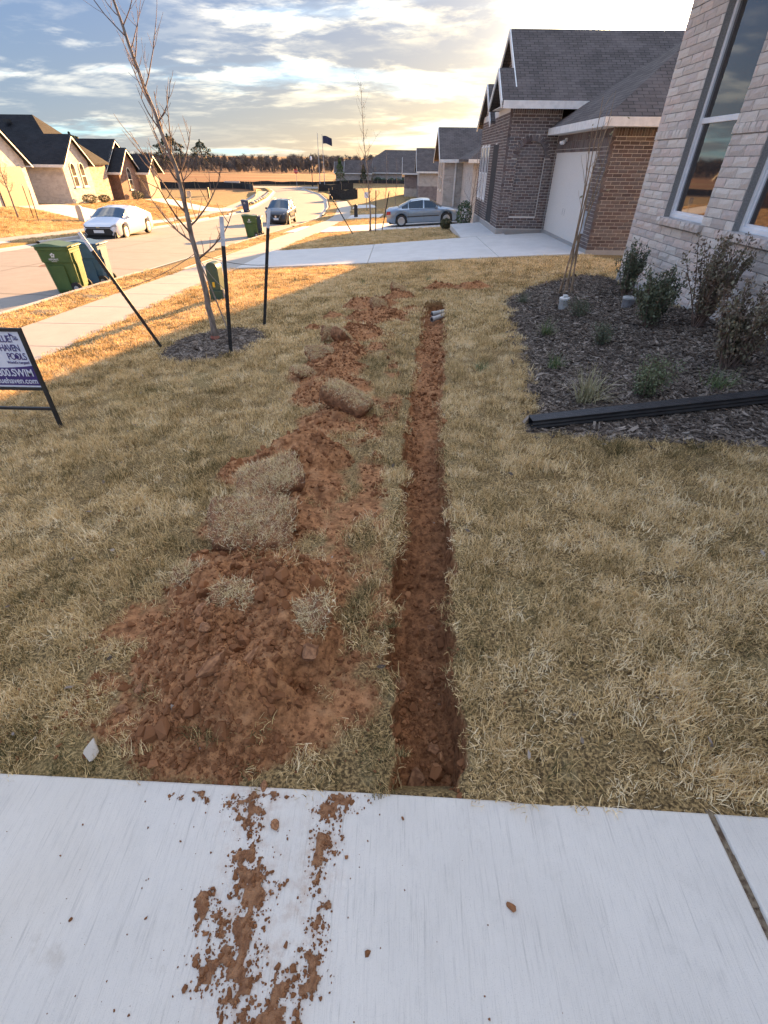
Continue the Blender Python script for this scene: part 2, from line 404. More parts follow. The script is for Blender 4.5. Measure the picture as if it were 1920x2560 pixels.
def in_poly(x, y, P):
    c = np.zeros(np.shape(x), bool); n = len(P)
    for i in range(n):
        x1, y1 = P[i]; x2, y2 = P[(i+1) % n]
        c ^= ((y1 > y) != (y2 > y)) & (x < (x2-x1)*(y-y1)/(y2-y1+1e-12)+x1)
    return c
def poly_dist(x, y, P):
    d = np.full(np.shape(x), 1e9); n = len(P)
    for i in range(n):
        ax, ay = P[i]; bx, by = P[(i+1) % n]; L2 = (bx-ax)**2+(by-ay)**2
        t = np.clip(((x-ax)*(bx-ax)+(y-ay)*(by-ay))/L2, 0, 1)
        d = np.minimum(d, np.hypot(x-(ax+t*(bx-ax)), y-(ay+t*(by-ay))))
    return np.where(in_poly(x, y, P), d, -d)
def lawn_fields(x, y):
    """height, soil, mulch, trench mask of our lawn"""
    z = gz(x, y)
    wx = x+.10*fbm(x*3.1, y*3.1, 21, 3); wy = y+.10*fbm(x*3.1+50, y*3.1, 22, 3)
    soil = np.zeros_like(z); add = np.zeros_like(z)
    for (cx, cy, rx, ry, h) in SPOIL:
        d = np.hypot((wx-cx)/rx, (wy-cy)/ry)
        prof = np.clip(1-d*d, 0, 1)**1.25
        add = np.maximum(add, 0)+h*prof*(.75 if h > .1 else 1.0)
        soil = np.maximum(soil, 1-sst(.86, 1.10, d))
    for (cx, cy, rx, ry) in BARE:
        d = np.hypot((wx-cx)/rx, (wy-cy)/ry)
        soil = np.maximum(soil, (1-sst(.6, 1.15, d))*sst(-.38, .22, fbm(x*7, y*7, 31, 3)))
    # pit beside the near heap
    pit = np.clip(1-np.hypot((x+.335)/.10, (y-1.08)/.06), 0, 1); add -= .10*pit
    lump = fbm(x*6, y*6, 40, 4)*.055 + np.abs(fbm(x*17, y*17, 44, 3))*.032 + np.abs(fbm(x*48, y*48, 47, 2))*.012
    ridge = np.maximum(0, fbm(x*4.2, y*4.2, 61, 3))*.05
    z = z + add + soil*np.clip(add*14+.15, .1, 1)*(lump+ridge*(add > .03))
    tl = np.interp(y, _TY, _TL)+.034*fbm(y*4, x*0, 71, 4)+.018*fbm(y*17, x*0, 72, 2)
    tr = np.interp(y, _TY, _TR)+.045*fbm(y*3.3, x*0+9, 73, 4)+.020*fbm(y*15, x*0+9, 74, 2)
    td = np.interp(y, _TY, _TD)*(1+.25*fbm(x*3, y*2, 75, 3))
    wall = .022
    inside = np.minimum(sst(0, wall, x-tl), sst(0, wall*1.3, tr-x))*(1-sst(9.18, 9.24, y))*sst(.55, .56, y)
    edge = np.minimum(x-tl, tr-x)
    floor_l = fbm(x*5, y*5, 80, 4)*.034+np.abs(fbm(x*17, y*17, 81, 3))*.030+np.abs(fbm(x*46, y*46, 82, 2))*.012-.01
    floor_l = floor_l+.05*np.exp(-np.maximum(edge, 0)/.035)*(.5+.5*fbm(x*3+7, y*5, 83, 2))
    z = np.where(inside > 0, z+inside*(-td+floor_l), z)
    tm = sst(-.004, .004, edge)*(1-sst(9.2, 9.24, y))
    soil = np.maximum(soil, tm)
    bd = poly_dist(x, y, BEDP)+.10*fbm(x*4, y*4, 90, 3)+.05*fbm(x*13, y*13, 93, 2)
    mul = sst(-.05, .07, bd)
    rd = 1-np.hypot((wx-RING[0])/RING[2], (wy-RING[1])/RING[3])
    ring = sst(-.02, .10, rd)
    z = z+mul*(fbm(x*6, y*6, 91, 3)*.012-.015+.05*sst(.1, .6, bd))+ring*(.05*sst(0, .5, rd)+fbm(x*9, y*9, 92, 2)*.01)
    mul = np.maximum(mul, ring)
    soil = soil*(1-mul)
    turf = (1-soil)*(1-mul)
    z = z+turf*(fbm(x*2.2, y*2.2, 95, 3)*.016+fbm(x*9, y*9, 96, 2)*.006)
    # lawn blends into the concrete on its near edge and the next driveway
    return z, soil, mul, tm
EDGE_SLOPE = .050
def make_lawn():
    xs = np.concatenate([np.arange(-5.32, -2.0, .07), np.arange(-2.0, -1.45, .03), np.arange(-1.45, -.05, .0125), np.arange(-.05, .46, .008), np.arange(.46, 1.0, .0125), np.arange(1.0, 1.5, .03), np.arange(1.5, 6.7, .07)])
    ys = np.concatenate([np.arange(.685, 2.2, .0115), np.arange(2.2, 4.2, .016), np.arange(4.2, 10.8, .03), np.arange(10.8, 16.75, .12)])
    X, Y = np.meshgrid(xs, ys)
    Y = Y-EDGE_SLOPE*X*(1-sst(.7, 2.2, Y))          # the slab edge runs slightly askew
    Z, S, Mu, tm = lawn_fields(X, Y)
    o = link('lawn', grid_mesh('lawn', X, Y, Z, {'soil': S, 'mulch': Mu, 'field': np.zeros_like(X), 'trench_shade': tm*(1-.75*sst(2.2, 4.2, Y)*(1-sst(7.2, 8.4, Y)))}), GROUND)  # painted trench shade, weaker along the shallow stretch
    tag(o, kind='structure')
make_lawn()

# ------------------------------------------------------------------ our driveway (foreground slabs)
def slab_sheet(name, x0, x1, y0, y1, zf, thick, matl, parent=None, dx=.25, dy=.25, r=.008):
    """a concrete slab whose top follows zf, with rounded arris and side faces"""
    nx = max(2, int((x1-x0)/dx)+1); ny = max(2, int((y1-y0)/dy)+1)
    xs = np.concatenate([[x0, x0+r*.3], np.linspace(x0+r, x1-r, nx), [x1-r*.3, x1]])
    ys = np.concatenate([[y0, y0+r*.3], np.linspace(y0+r, y1-r, ny), [y1-r*.3, y1]])
    X, Y = np.meshgrid(xs, ys); Z = zf(X, Y)
    def dn(n):
        a = np.zeros(n); a[0] = a[-1] = r; a[1] = a[-2] = r*.35; return a
    Z = Z-np.maximum(dn(len(xs))[None, :], dn(len(ys))[:, None])
    ny_, nx_ = X.shape
    co = np.stack([X, Y, Z], -1).reshape(-1, 3)
    i = np.arange(ny_*nx_).reshape(ny_, nx_)
    q = np.stack([i[:-1, :-1], i[:-1, 1:], i[1:, 1:], i[1:, :-1]], -1).reshape(-1, 4).tolist()
    per = list(i[0, :]) + list(i[1:, -1]) + list(i[-1, -2::-1]) + list(i[-2:0:-1, 0])
    b = len(co); low = co[per].copy(); low[:, 2] -= thick
    n = len(per); q += [(per[k], b+k, b+(k+1) % n, per[(k+1) % n]) for k in range(n)]
    me = bpy.data.meshes.new(name); me.from_pydata(np.concatenate([co, low]).tolist(), [], q)
    me.polygons.foreach_set('use_smooth', [False]*len(me.polygons)); me.update()
    return link(name, me, matl, parent)
ymax = .695
def own_z(x, y): return gz(x, np.full_like(y, .69))+.012
drv = empty('driveway'); tag(drv, kind='structure')
for a_, b_ in ((-8.0, .992), (1.012, 4.4)):
    s_ = slab_sheet('slab', a_, b_, -7.0, ymax, own_z, .16, CONC, drv)
    for v in s_.data.vertices: v.co.y -= EDGE_SLOPE*v.co.x*max(0, min(1, (v.co.y+3)/3.7))
JOINT = mat('joint_filler', (.10, .06, .035), (.25, .19, .12), 60, .95, .8, 90)
jm = MB(); yy = np.linspace(-6.5, .66, 60)
for a, b in zip(yy[:-1], yy[1:]):
    z = gzf(1.0, .69)+.004+.004*math.sin(a*31); jm.span((.992, a, z-.1), (1.012, b, z+random.uniform(-.004, .002)))
jm.build('joint_strip', JOINT, drv)

# ------------------------------------------------------------------ street, kerbs, walks
def ribbon(name, ys, offs, matl, side, parent=None, zadd=None, kind='structure'):
    """offs: list of (lateral, dz above street) measured from the right (+1) or left (-1) kerb line"""
    ys = np.asarray(ys, float); base = kR(ys) if side > 0 else kL(ys); z = zst(ys)
    X = np.stack([base+side*l for l, d in offs], 1); Z = np.stack([z+d for l, d in offs], 1); Y = np.repeat(ys[:, None], len(offs), 1)
    if side < 0: X, Y, Z = X[:, ::-1], Y[:, ::-1], Z[:, ::-1]
    o = link(name, grid_mesh(name, X, Y, Z), matl, parent)
    o.data.polygons.foreach_set('use_smooth', [False]*len(o.data.polygons))
    if kind and parent is None: tag(o, kind=kind)
    return o
ys = np.concatenate([np.arange(-14, 60, 1.0), np.arange(60, 118.5, 1.2)])
Yr = np.repeat(ys[:, None], 9, 1); tt = np.linspace(0, 1, 9)[None, :]
Xr = kL(ys)[:, None]+(kR(ys)-kL(ys))[:, None]*tt; Zr = zst(ys)[:, None]-.02+.07*(1-(2*tt-1)**2)
o = link('road', grid_mesh('road', Xr, Yr, Zr), ROADC); tag(o, kind='structure')
JT = mat('road_joint_dark', (.06, .052, .045), (.10, .09, .08), 30, .9)
road = o
for yj in list(np.arange(3.2, 60, 4.6)):
    m = MB()
    for k in range(8):
        a, b = k/8, (k+1)/8; xa, xb = [float(kL(yj)+(kR(yj)-kL(yj))*q) for q in (a, b)]; za, zb = [float(zst(yj))-.02+.07*(1-(2*q-1)**2)+.004 for q in (a, b)]
        m.add([(xa, yj-.012, za), (xb, yj-.012, zb), (xb, yj+.012, zb), (xa, yj+.012, za)], [(0, 1, 2, 3)])
    m.build('joint', JT, road, fix=False)
m = MB()
for yj in np.arange(-8, 60, 2.0):
    q = lambda y: (float((kL(y)+kR(y))/2), y, float(zst(y))+.055)
    a, b = q(yj), q(yj+2.0); m.add([(a[0]-.012, a[1], a[2]), (a[0]+.012, a[1], a[2]), (b[0]+.012, b[1], b[2]), (b[0]-.012, b[1], b[2])], [(0, 1, 2, 3)])
m.build('joint', JT, road, fix=False)
xs = np.linspace(-90, 40, 60); X, Y = np.meshgrid(xs, np.linspace(112.5, 121.5, 5)); Z = zst(Y)+.004+.0*X
o = link('cross_street', grid_mesh('cross_street', X, Y, Z), ROADC); tag(o, kind='structure')
KERB = [(-.45, -.012), (-.03, .004), (.0, .115), (.03, .135), (.165, .135), (.17, .0)]
KERBLOW = [(-.45, -.010), (-.03, .004), (.05, .02), (.09, .03), (.165, .05), (.17, .0)]
KC = concrete_material('kerb_concrete', (.45, .42, .38), (.26, .23, .2), False)
def kerb_run(side, gaps, y0, y1):
    y = y0
    for a, b in gaps+[(y1, y1)]:
        if a-y > .5: ribbon('kerb', np.linspace(y, a, max(3, int((a-y)/.8))), KERB, KC, side)
        if b > a: ribbon('kerb', np.linspace(a, b, 5), KERBLOW, KC, side)
        y = b
kerb_run(1, [(15.6, 22.6), (31.6, 38.4), (47, 53)], -10, 111)
kerb_run(-1, [(15.5, 24.6), (36.5, 43.5), (47.5, 53)], -10, 111)
# sidewalk slabs on our side, one object each
sw = empty('sidewalk'); tag(sw, kind='structure')
y = -6.2
while y < 75:
    c0, c1 = kR(y+.75)+1.25, kR(y+.75)+2.75
    sh = (kR(y+1.5)-kR(y))/1.5
    def zf(X, Y): return zst(Y)+.132
    s = slab_sheet('slab', c0, c1, y+.008, y+1.512, zf, .10, WALKC, sw, .8, .8, .006)
    y += 1.52
walk2 = ribbon('far_sidewalk', np.arange(-8, 100, 1.5), [(1.2, .05), (1.2, .132), (2.7, .132), (2.7, .05)], WALKC, -1)

# driveways of the other houses
def strip(name, y0, y1, xa, xb, zfun, matl, joints=(), nx=24, ny=8):
    e = empty(name); tag(e, kind='structure')
    xs_ = [xa]+list(joints)+[xb]
    for a, b in zip(xs_[:-1], xs_[1:]):
        lo, hi = min(a, b), max(a, b)
        slab_sheet('slab', lo+.008, hi-.008, y0, y1, zfun, .12, matl, e, .4, .6, .006)
    return e
def ease(t): return t*t*(3-2*t)
def n1_z(X, Y):
    t = np.clip((X-(kR(Y)+2.75))/(5.86-(kR(Y)+2.75)), 0, 1)
    up = zst(Y)+.135+(-.62-(zst(Y)+.135))*(t*.75+.25*ease(t))
    q = np.clip(-(X-(kR(Y)+1.25))/1.35, 0, 1)
    return np.where(X < kR(Y)+1.25, zst(Y)+.135-.125*q, up)+.004
CONC2 = concrete_material('drive_concrete', (.56, .545, .52), (.34, .32, .30), True, 0.3)
strip('neighbour_driveway', 16.75, 22.05, -5.12, 5.95, n1_z, CONC2, (-.9, 3.2))
strip('driveway_apron', 16.4, 22.3, -7.78, -6.62, n1_z, CONC2)
slab_sheet('porch_walk', 2.6, 4.35, 22.07, 27.0, lambda X, Y: n1_z(X, np.full_like(Y, 21.9))+.006, .2, CONC2); bpy.data.objects['porch_walk']['kind'] = 'structure'
def n2_z(X, Y):
    t = np.clip((X-(kR(Y)+2.75))/(5.9-(kR(Y)+2.75)), 0, 1)
    up = zst(Y)+.135+(-1.38-(zst(Y)+.135))*(t*.75+.25*ease(t))
    q = np.clip(-(X-(kR(Y)+1.25))/1.35, 0, 1)
    return np.where(X < kR(Y)+1.25, zst(Y)+.135-.125*q, up)+.03
strip('parked_car_driveway', 32.3, 37.6, -4.55, 6.1, n2_z, CONC2, (.0,))
strip('driveway_apron', 32.0, 38.0, -7.3, -6.0, n2_z, CONC2)
def n3_z(X, Y):
    t = np.clip((X-(kR(Y)+2.75))/(5.9-(kR(Y)+2.75)), 0, 1)
    return zst(Y)+.14+.45*t+.03
strip('third_driveway', 47.5, 52.5, -4.3, 4.0, n3_z, CONC2)
strip('fourth_driveway', 62.5, 67.5, -5.0, 2.0, n3_z, CONC2)
def left_z(X, Y):
    return np.where(X > kL(Y)-1.2, zst(Y)+.01+.122*np.clip((kL(Y)-X)/1.2, 0, 1), gz(X, Y)+.006)+.012
strip('left_driveway', 37.2, 42.8, -26.4, -16.3, left_z, CONC2, (-19.1, -17.6))
strip('left_driveway', 16.0, 24.2, -27.0, -16.5, left_z, CONC2, (-19.3, -17.8))
strip('left_driveway', 55.5, 60.5, -25.0, -16.0, left_z, CONC2, (-18.9, -17.3))
# ------------------------------------------------------------------ scattering (uncountable cover only)
def scatter(name, templates, pts, rot, scl, tint, matl, label, cat, idx=None, nvar=None):
    n = len(pts)
    tcol = bpy.data.collections.new(name+'_templates')
    for i, me in enumerate(templates):
        me.materials.clear(); me.materials.append(matl)
        t = bpy.data.objects.new('%s_piece_%02d' % (name, i), me); tcol.objects.link(t)
    me = bpy.data.meshes.new(name); me.vertices.add(n); me.vertices.foreach_set('co', np.asarray(pts, np.float32).ravel())
    def att(k, t, v, f='value'):
        a = me.attributes.new(k, t, 'POINT'); a.data.foreach_set(f, np.asarray(v).ravel())
    att('rot', 'FLOAT_VECTOR', np.asarray(rot, np.float32), 'vector')
    s = np.asarray(scl, np.float32); s = np.repeat(s[:, None], 3, 1) if s.ndim == 1 else s
    att('scl', 'FLOAT_VECTOR', s, 'vector')
    att('tint', 'FLOAT', np.asarray(tint, np.float32))
    att('pick', 'INT', (rng.integers(0, len(templates), n) if idx is None else idx).astype(np.int32))
    o = link(name, me); tag(o, label, cat, None, 'stuff')
    ng = bpy.data.node_groups.new(name+'_scatter', 'GeometryNodeTree')
    ng.interface.new_socket('Geometry', in_out='INPUT', socket_type='NodeSocketGeometry')
    ng.interface.new_socket('Geometry', in_out='OUTPUT', socket_type='NodeSocketGeometry')
    N, Lk = ng.nodes, ng.links
    gi = N.new('NodeGroupInput'); go = N.new('NodeGroupOutput'); ip = N.new('GeometryNodeInstanceOnPoints'); ci = N.new('GeometryNodeCollectionInfo')
    ci.inputs[0].default_value = tcol; ci.inputs['Separate Children'].default_value = True; ci.inputs['Reset Children'].default_value = True
    ip.inputs['Pick Instance'].default_value = True
    def na(k, t):
        nd = N.new('GeometryNodeInputNamedAttribute'); nd.data_type = t; nd.inputs[0].default_value = k; return nd.outputs[0]
    Lk.new(gi.outputs[0], ip.inputs['Points']); Lk.new(ci.outputs[0], ip.inputs['Instance'])
    Lk.new(na('pick', 'INT'), ip.inputs['Instance Index']); Lk.new(na('rot', 'FLOAT_VECTOR'), ip.inputs['Rotation']); Lk.new(na('scl', 'FLOAT_VECTOR'), ip.inputs['Scale'])
    Lk.new(ip.outputs[0], go.inputs[0])
    md = o.modifiers.new('scatter', 'NODES'); md.node_group = ng
    return o
def tint_material(name, stops, rough=.9, trans=0.0, spec=.2, objnoise=None, along=None):
    """colour ramp picked per piece by the scatter's tint value"""
    m = bpy.data.materials.new(name); m.use_nodes = True; m.node_tree.nodes.clear(); T = NT(m.node_tree)
    b = T.add('ShaderNodeBsdfPrincipled'); o = T.add('ShaderNodeOutputMaterial')
    a = T.add('ShaderNodeAttribute', attribute_name='tint'); a.attribute_type = 'INSTANCER'
    cr = T.add('ShaderNodeValToRGB'); el = cr.color_ramp.elements
    while len(el) < len(stops): el.new(.5)
    for e, (p, c) in zip(el, stops): e.position = p; e.color = (*c, 1)
    f = a.outputs['Fac']
    bl = T.add('ShaderNodeAttribute', attribute_name='blade'); bl.attribute_type = 'GEOMETRY'
    f = T.math('ADD', f, T.math('MULTIPLY', T.math('SUBTRACT', bl.outputs['Fac'], .5), along or .80), clamp=True)
    T.put(cr.inputs[0], f)
    T.put(b.inputs['Base Color'], cr.outputs[0]); b.inputs['Roughness'].default_value = rough; b.inputs['Specular IOR Level'].default_value = spec
    if trans:
        tr = T.add('ShaderNodeBsdfTranslucent'); T.put(tr.inputs[0], cr.outputs[0]); mx = T.add('ShaderNodeMixShader'); mx.inputs[0].default_value = trans
        T.l.new(b.outputs[0], mx.inputs[1]); T.l.new(tr.outputs[0], mx.inputs[2]); T.l.new(mx.outputs[0], o.inputs[0])
    else: T.l.new(b.outputs[0], o.inputs[0])
    return m
def tuft(seed, n=72, rad=.06, hmin=.022, hmax=.056, w=.0014, lean=1.15, curl=1.1):
    r = random.Random(seed); vs = []; fs = []; bv = []
    for k in range(n):
        a = r.uniform(0, 6.283); d = rad*math.sqrt(r.random()); x, y = d*math.cos(a), d*math.sin(a)
        h = r.uniform(hmin, hmax); az = r.uniform(0, 6.283); ln = r.uniform(.15, lean)
        ww = w*r.uniform(.7, 1.3); px, py = math.cos(az+1.57), math.sin(az+1.57)
        pos = Vector((x, y, -.004)); th = ln*.4; seg = 3; bcol = r.random(); tw = r.uniform(-.5, .5)
        b = len(vs)
        for i in range(seg+1):
            t = i/seg; wd = ww*(1-.75*t)
            vs.append((pos.x+px*wd, pos.y+py*wd, pos.z)); vs.append((pos.x-px*wd, pos.y-py*wd, pos.z)); bv += [bcol*.85+.15*t]*2
            th += ln*curl/seg; az += tw
            st = h/seg
            pos = pos+Vector((math.cos(az)*math.sin(th)*st, math.sin(az)*math.sin(th)*st, math.cos(th)*st))
        for i in range(seg): fs.append((b+2*i, b+2*i+1, b+2*i+3, b+2*i+2))
    me = bpy.data.meshes.new('tuft'); me.from_pydata(vs, [], fs)
    at = me.attributes.new('blade', 'FLOAT', 'POINT'); at.data.foreach_set('value', np.array(bv, np.float32))
    me.update(); return me
STRAW = tint_material('dormant_grass', [(0.0, (.075, .068, .025)), (.22, (.23, .165, .068)), (.46, (.64, .44, .195)), (.74, (.82, .61, .32)), (1.0, (.90, .75, .49))], .85, .15, .2)
TUFTS = [tuft(s) for s in range(6)]+[tuft(20+s, 64, .065, .018, .048, .0014, 1.7, 1.3) for s in range(4)]
FARTUFT = [tuft(60+s, 34, .14, .025, .055, .0055, 1.2, .9) for s in range(5)]
def lawn_points(n, x0, x1, y0, y1, dens):
    x = rng.uniform(x0, x1, n); y = rng.uniform(y0, y1, n); keep = rng.random(n) < dens(x, y); return x[keep], y[keep]
def grass_tint(x, y):
    return .52+.24*fbm(x*1.3, y*1.3, 120, 3)+.32*fbm(x*8, y*8, 121, 2)+rng.normal(0, .12, len(x))
def near_grass():
    area = (3.85+5.2)*(6.6-.69)
    n = int(area*640)
    def dens(x, y):
        d = np.hypot(x*.8, y+.9); return np.clip((2.6/np.maximum(d, 1.3))**1.15, 0, 1)
    x, y = lawn_points(n, -5.2, 3.85, .69, 6.6, dens)
    vis = (x < 1.05*y+1.3) & (x > -1.05*y-1.45); x, y = x[vis], y[vis]
    z, s, mu, tm = lawn_fields(x, y)
    zL = lawn_fields(x-.03, y)[3]; zR = lawn_fields(x+.03, y)[3]
    p = (1-s)*(1-mu)*(1-tm)+.07*s*(1-tm)*(rng.random(len(x)) < .35)
    p = p*np.clip(.80+.8*fbm(x*3.5, y*3.5, 133, 3), .35, 1)*np.clip(.85+1.1*fbm(x*10, y*10, 134, 2), .22, 1)
    p = p*(y > .705-EDGE_SLOPE*x)
    # bald patches next to the dug strip
    keep = (rng.random(len(x)) < p)
    x, y, z, s, zL, zR = x[keep], y[keep], z[keep], s[keep], zL[keep], zR[keep]
    n = len(x)
    rot = np.stack([rng.normal(0, .18, n), rng.normal(0, .18, n), rng.uniform(0, 6.283, n)], 1)
    rot[:, 1] += np.where(zR > .5, .7, 0)-np.where(zL > .5, .7, 0)
    edge = (y < .79-EDGE_SLOPE*x)
    rot[edge, 0] += .5
    sc = rng.uniform(.8, 1.2, n)*(1+.15*fbm(x*2.5, y*2.5, 140, 2))*(1+.30*fbm(x*9, y*9, 141, 2))*np.clip(.95+.05*y, .95, 1.3)
    return np.stack([x, y, z], 1), rot, sc, np.clip(grass_tint(x, y), 0, 1)
P_, R_, S_, T_ = near_grass()
print('near tufts', len(P_))
scatter('grass', TUFTS, P_, R_, S_, T_, STRAW, 'dry straw coloured winter lawn around the trench', 'grass')
def far_grass():
    out = []
    def add(n, x0, x1, y0, y1, dens, zf, mask=None):
        x, y = lawn_points(n, x0, x1, y0, y1, dens)
        if mask is not None:
            k = mask(x, y); x, y = x[k], y[k]
        out.append(np.stack([x, y, zf(x, y)], 1))
    # rest of our lawn
    def own(x, y):
        z, s, mu, tm = lawn_fields(x, y); return rng.random(len(x)) < (1-s)*(1-mu)*(1-tm)
    add(26000, -5.2, 6, 6.2, 16.7, lambda x, y: np.clip((9/y)**1.1, 0, 1)*(x < 1.0*y), lambda x, y: lawn_fields(x, y)[0], own)
    add(2600, -1.0, 3.8, .69, 1.0, lambda x, y: x*0, gz)
    # verge along our kerb
    def verge(x, y):
        l = x-kR(y); return (l > .2) & (l < 1.22) & ~((y > 16.3) & (y < 22.4)) & ~((y > 31.9) & (y < 38.1)) & ~((y > 47) & (y < 53)) & ~((y > 62.) & (y < 68))
    add(30000, -8.2, -5.6, 3.5, 75, lambda x, y: np.clip((9/y)**1.4, 0, 1), gz, verge)
    def right(x, y):
        l = x-kR(y)
        return (l > 2.8) & ~((y > 32.2) & (y < 37.7)) & ~((y > 47.4) & (y < 52.6)) & ~((x > 2.5) & (y < 30)) & (x < 4.2)
    add(26000, -5.2, 4.2, 22.1, 60, lambda x, y: np.clip((24/y)**1.6, 0, 1), gz, right)
    def left(x, y):
        l = kL(y)-x
        return (l > .2) & ~((l > 1.15) & (l < 2.75)) & ~((y > 15.9) & (y < 24.3)) & ~((y > 37) & (y < 43)) & ~((y > 55.3) & (y < 60.7)) & (x > -25.5)
    add(50000, -26, -16, 22, 64, lambda x, y: np.clip((26/y)**1.4, 0, 1), gz, left)
    P = np.concatenate(out); n = len(P)
    d = np.hypot(P[:, 0], P[:, 1])
    rot = np.stack([rng.normal(0, .15, n), rng.normal(0, .15, n), rng.uniform(0, 6.283, n)], 1)
    sc = rng.uniform(.7, 1.2, n)*np.clip(.62+.02*d, .6, 1.5)
    return P, rot, sc, np.clip(grass_tint(P[:, 0], P[:, 1])+.03, 0, 1)
P_, R_, S_, T_ = far_grass(); print('far tufts', len(P_))
scatter('far_grass', FARTUFT, P_, R_, S_, T_, STRAW, 'golden dormant turf on verges and lawns beyond the trench', 'grass')

# ------------------------------------------------------------------ loose soil
def clod_mesh(seed, sub=2, amp=.35, flat=.75, sharp=False):
    r = random.Random(seed)
    if sharp:      # broken clay: faceted hull
        bm = bmesh.new()
        for k in range(10+6*sub):
            v = Vector((r.gauss(0, 1), r.gauss(0, 1), r.gauss(0, 1))).normalized()*r.uniform(1-amp, 1.05); bm.verts.new((v.x, v.y, v.z*flat))
        res = bmesh.ops.convex_hull(bm, input=bm.verts[:]); bmesh.ops.delete(bm, geom=[e for e in res['geom_interior'] if isinstance(e, bmesh.types.BMVert)], context='VERTS')
        me = bpy.data.meshes.new('clod'); bm.to_mesh(me); bm.free(); return me
    bm = bmesh.new(); bmesh.ops.create_icosphere(bm, subdivisions=sub, radius=1.0)
    ph = [Vector((r.uniform(-3, 3), r.uniform(-3, 3), r.uniform(-3, 3))) for _ in range(4)]
    from mathutils import noise as mn
    for v in bm.verts:
        d = 1+amp*mn.noise(v.co*1.3+ph[0])+amp*.5*mn.noise(v.co*3+ph[1]); v.co *= d; v.co.z *= flat
    me = bpy.data.meshes.new('clod'); bm.to_mesh(me); bm.free(); return me
SOILBIT = tint_material('soil_crumbs', [(0, (.19, .082, .036)), (.4, (.30, .135, .060)), (.75, (.46, .235, .11)), (1, (.60, .38, .22))], .95, 0, .15)
CLODS = [clod_mesh(s, 1, .35, .8, True) for s in range(9)]
def soil_crumbs():
    n = 150000; x = rng.uniform(-1.7, 1.7, n); y = .69+(10.3)*rng.random(n)**2.3
    z, s, mu, tm = lawn_fields(x, y)
    k = rng.random(n) < s*np.clip(.35+.9*fbm(x*3, y*3, 150, 3), .08, 1)
    x, y, z = x[k], y[k], z[k]; n = len(x)
    size = .0043*np.exp(rng.normal(0, .66, n)); size = np.clip(size, .002, .026)*np.clip(.8+.12*y, .8, 1.6)
    P = np.stack([x, y, z+size*.25], 1)
    # broken lumps on the heaps
    m = 5200; a = rng.uniform(-1.2, .9, m); b = .7+9.6*rng.random(m)**1.7; zz, ss, _, tt = lawn_fields(a, b); up = zz-gz(a, b)
    ok = rng.random(m) < ss*(np.clip(up*9, .02, 1)*(1-tt)+.22*tt); a, b, zz = a[ok], b[ok], zz[ok]
    sz = np.clip(.014*np.exp(rng.normal(0, .5, len(a))), .008, .045)
    P = np.concatenate([P, np.stack([a, b, zz+sz*.2], 1)]); size = np.concatenate([size, sz])
    # crumbs fallen among the grass round the heaps
    m = 1500; a = rng.normal(0, .5, m)-.75; b = 1.15+rng.normal(0, .45, m); ok = (b > .72-EDGE_SLOPE*a)
    a, b = a[ok], b[ok]; zz = lawn_fields(a, b)[0]; sz = np.clip(.004*np.exp(rng.normal(0, .5, len(a))), .002, .014)
    P = np.concatenate([P, np.stack([a, b, zz+.012], 1)]); size = np.concatenate([size, sz]); n = len(P)
    rot = rng.uniform(0, 6.283, (n, 3))
    tint = np.clip(.42+.25*fbm(P[:, 0]*4, P[:, 1]*4, 151, 2)+rng.normal(0, .22, n), 0, 1)
    sc = size[:, None]*rng.uniform(.75, 1.3, (n, 3))
    return P, rot, sc, tint
P_, R_, S_, T_ = soil_crumbs(); print('crumbs', len(P_))
scatter('loose_soil', CLODS, P_, R_, S_, T_, SOILBIT, 'crumbled red brown soil on the heaps and trench floor', 'soil')

# soil spilled on the concrete: crumbs and a thin smear with real thickness
_SP = [(-.42, .62, .05, .07), (-.40, .53, .045, .06), (-.36, .47, .06, .05), (-.38, .42, .06, .06), (-.40, .35, .07, .07), (-.36, .30, .06, .06), (-.33, .23, .05, .07), (-.28, .18, .09, .07), (-.30, .12, .08, .06), (-.22, .23, .05, .06), (-.18, .30, .045, .06), (-.17, .36, .035, .05), (-.16, .26, .04, .03), (-.17, .64, .05, .05), (-.17, .58, .05, .07), (-.19, .52, .035, .035), (-.15, .66, .06, .04), (-.5, .40, .03, .04), (-.44, .27, .04, .04), (-.20, .46, .02, .03), (-.25, .13, .06, .05), (-.62, .690, .07, .02), (-.42, .68, .10, .022)]
def spill_mask(x, y):
    wx = x+.030*fbm(x*22, y*22, 160, 3); wy = y+.030*fbm(x*22+9, y*22, 161, 3)
    m = np.full_like(x, -9.0)
    for cx, cy, rx, ry in _SP: m = np.maximum(m, 1-np.hypot((wx-cx)/rx, (wy-cy)/ry))
    return m+.95*fbm(x*42, y*42, 162, 3)+.35*fbm(x*12, y*12, 164, 2)-.42
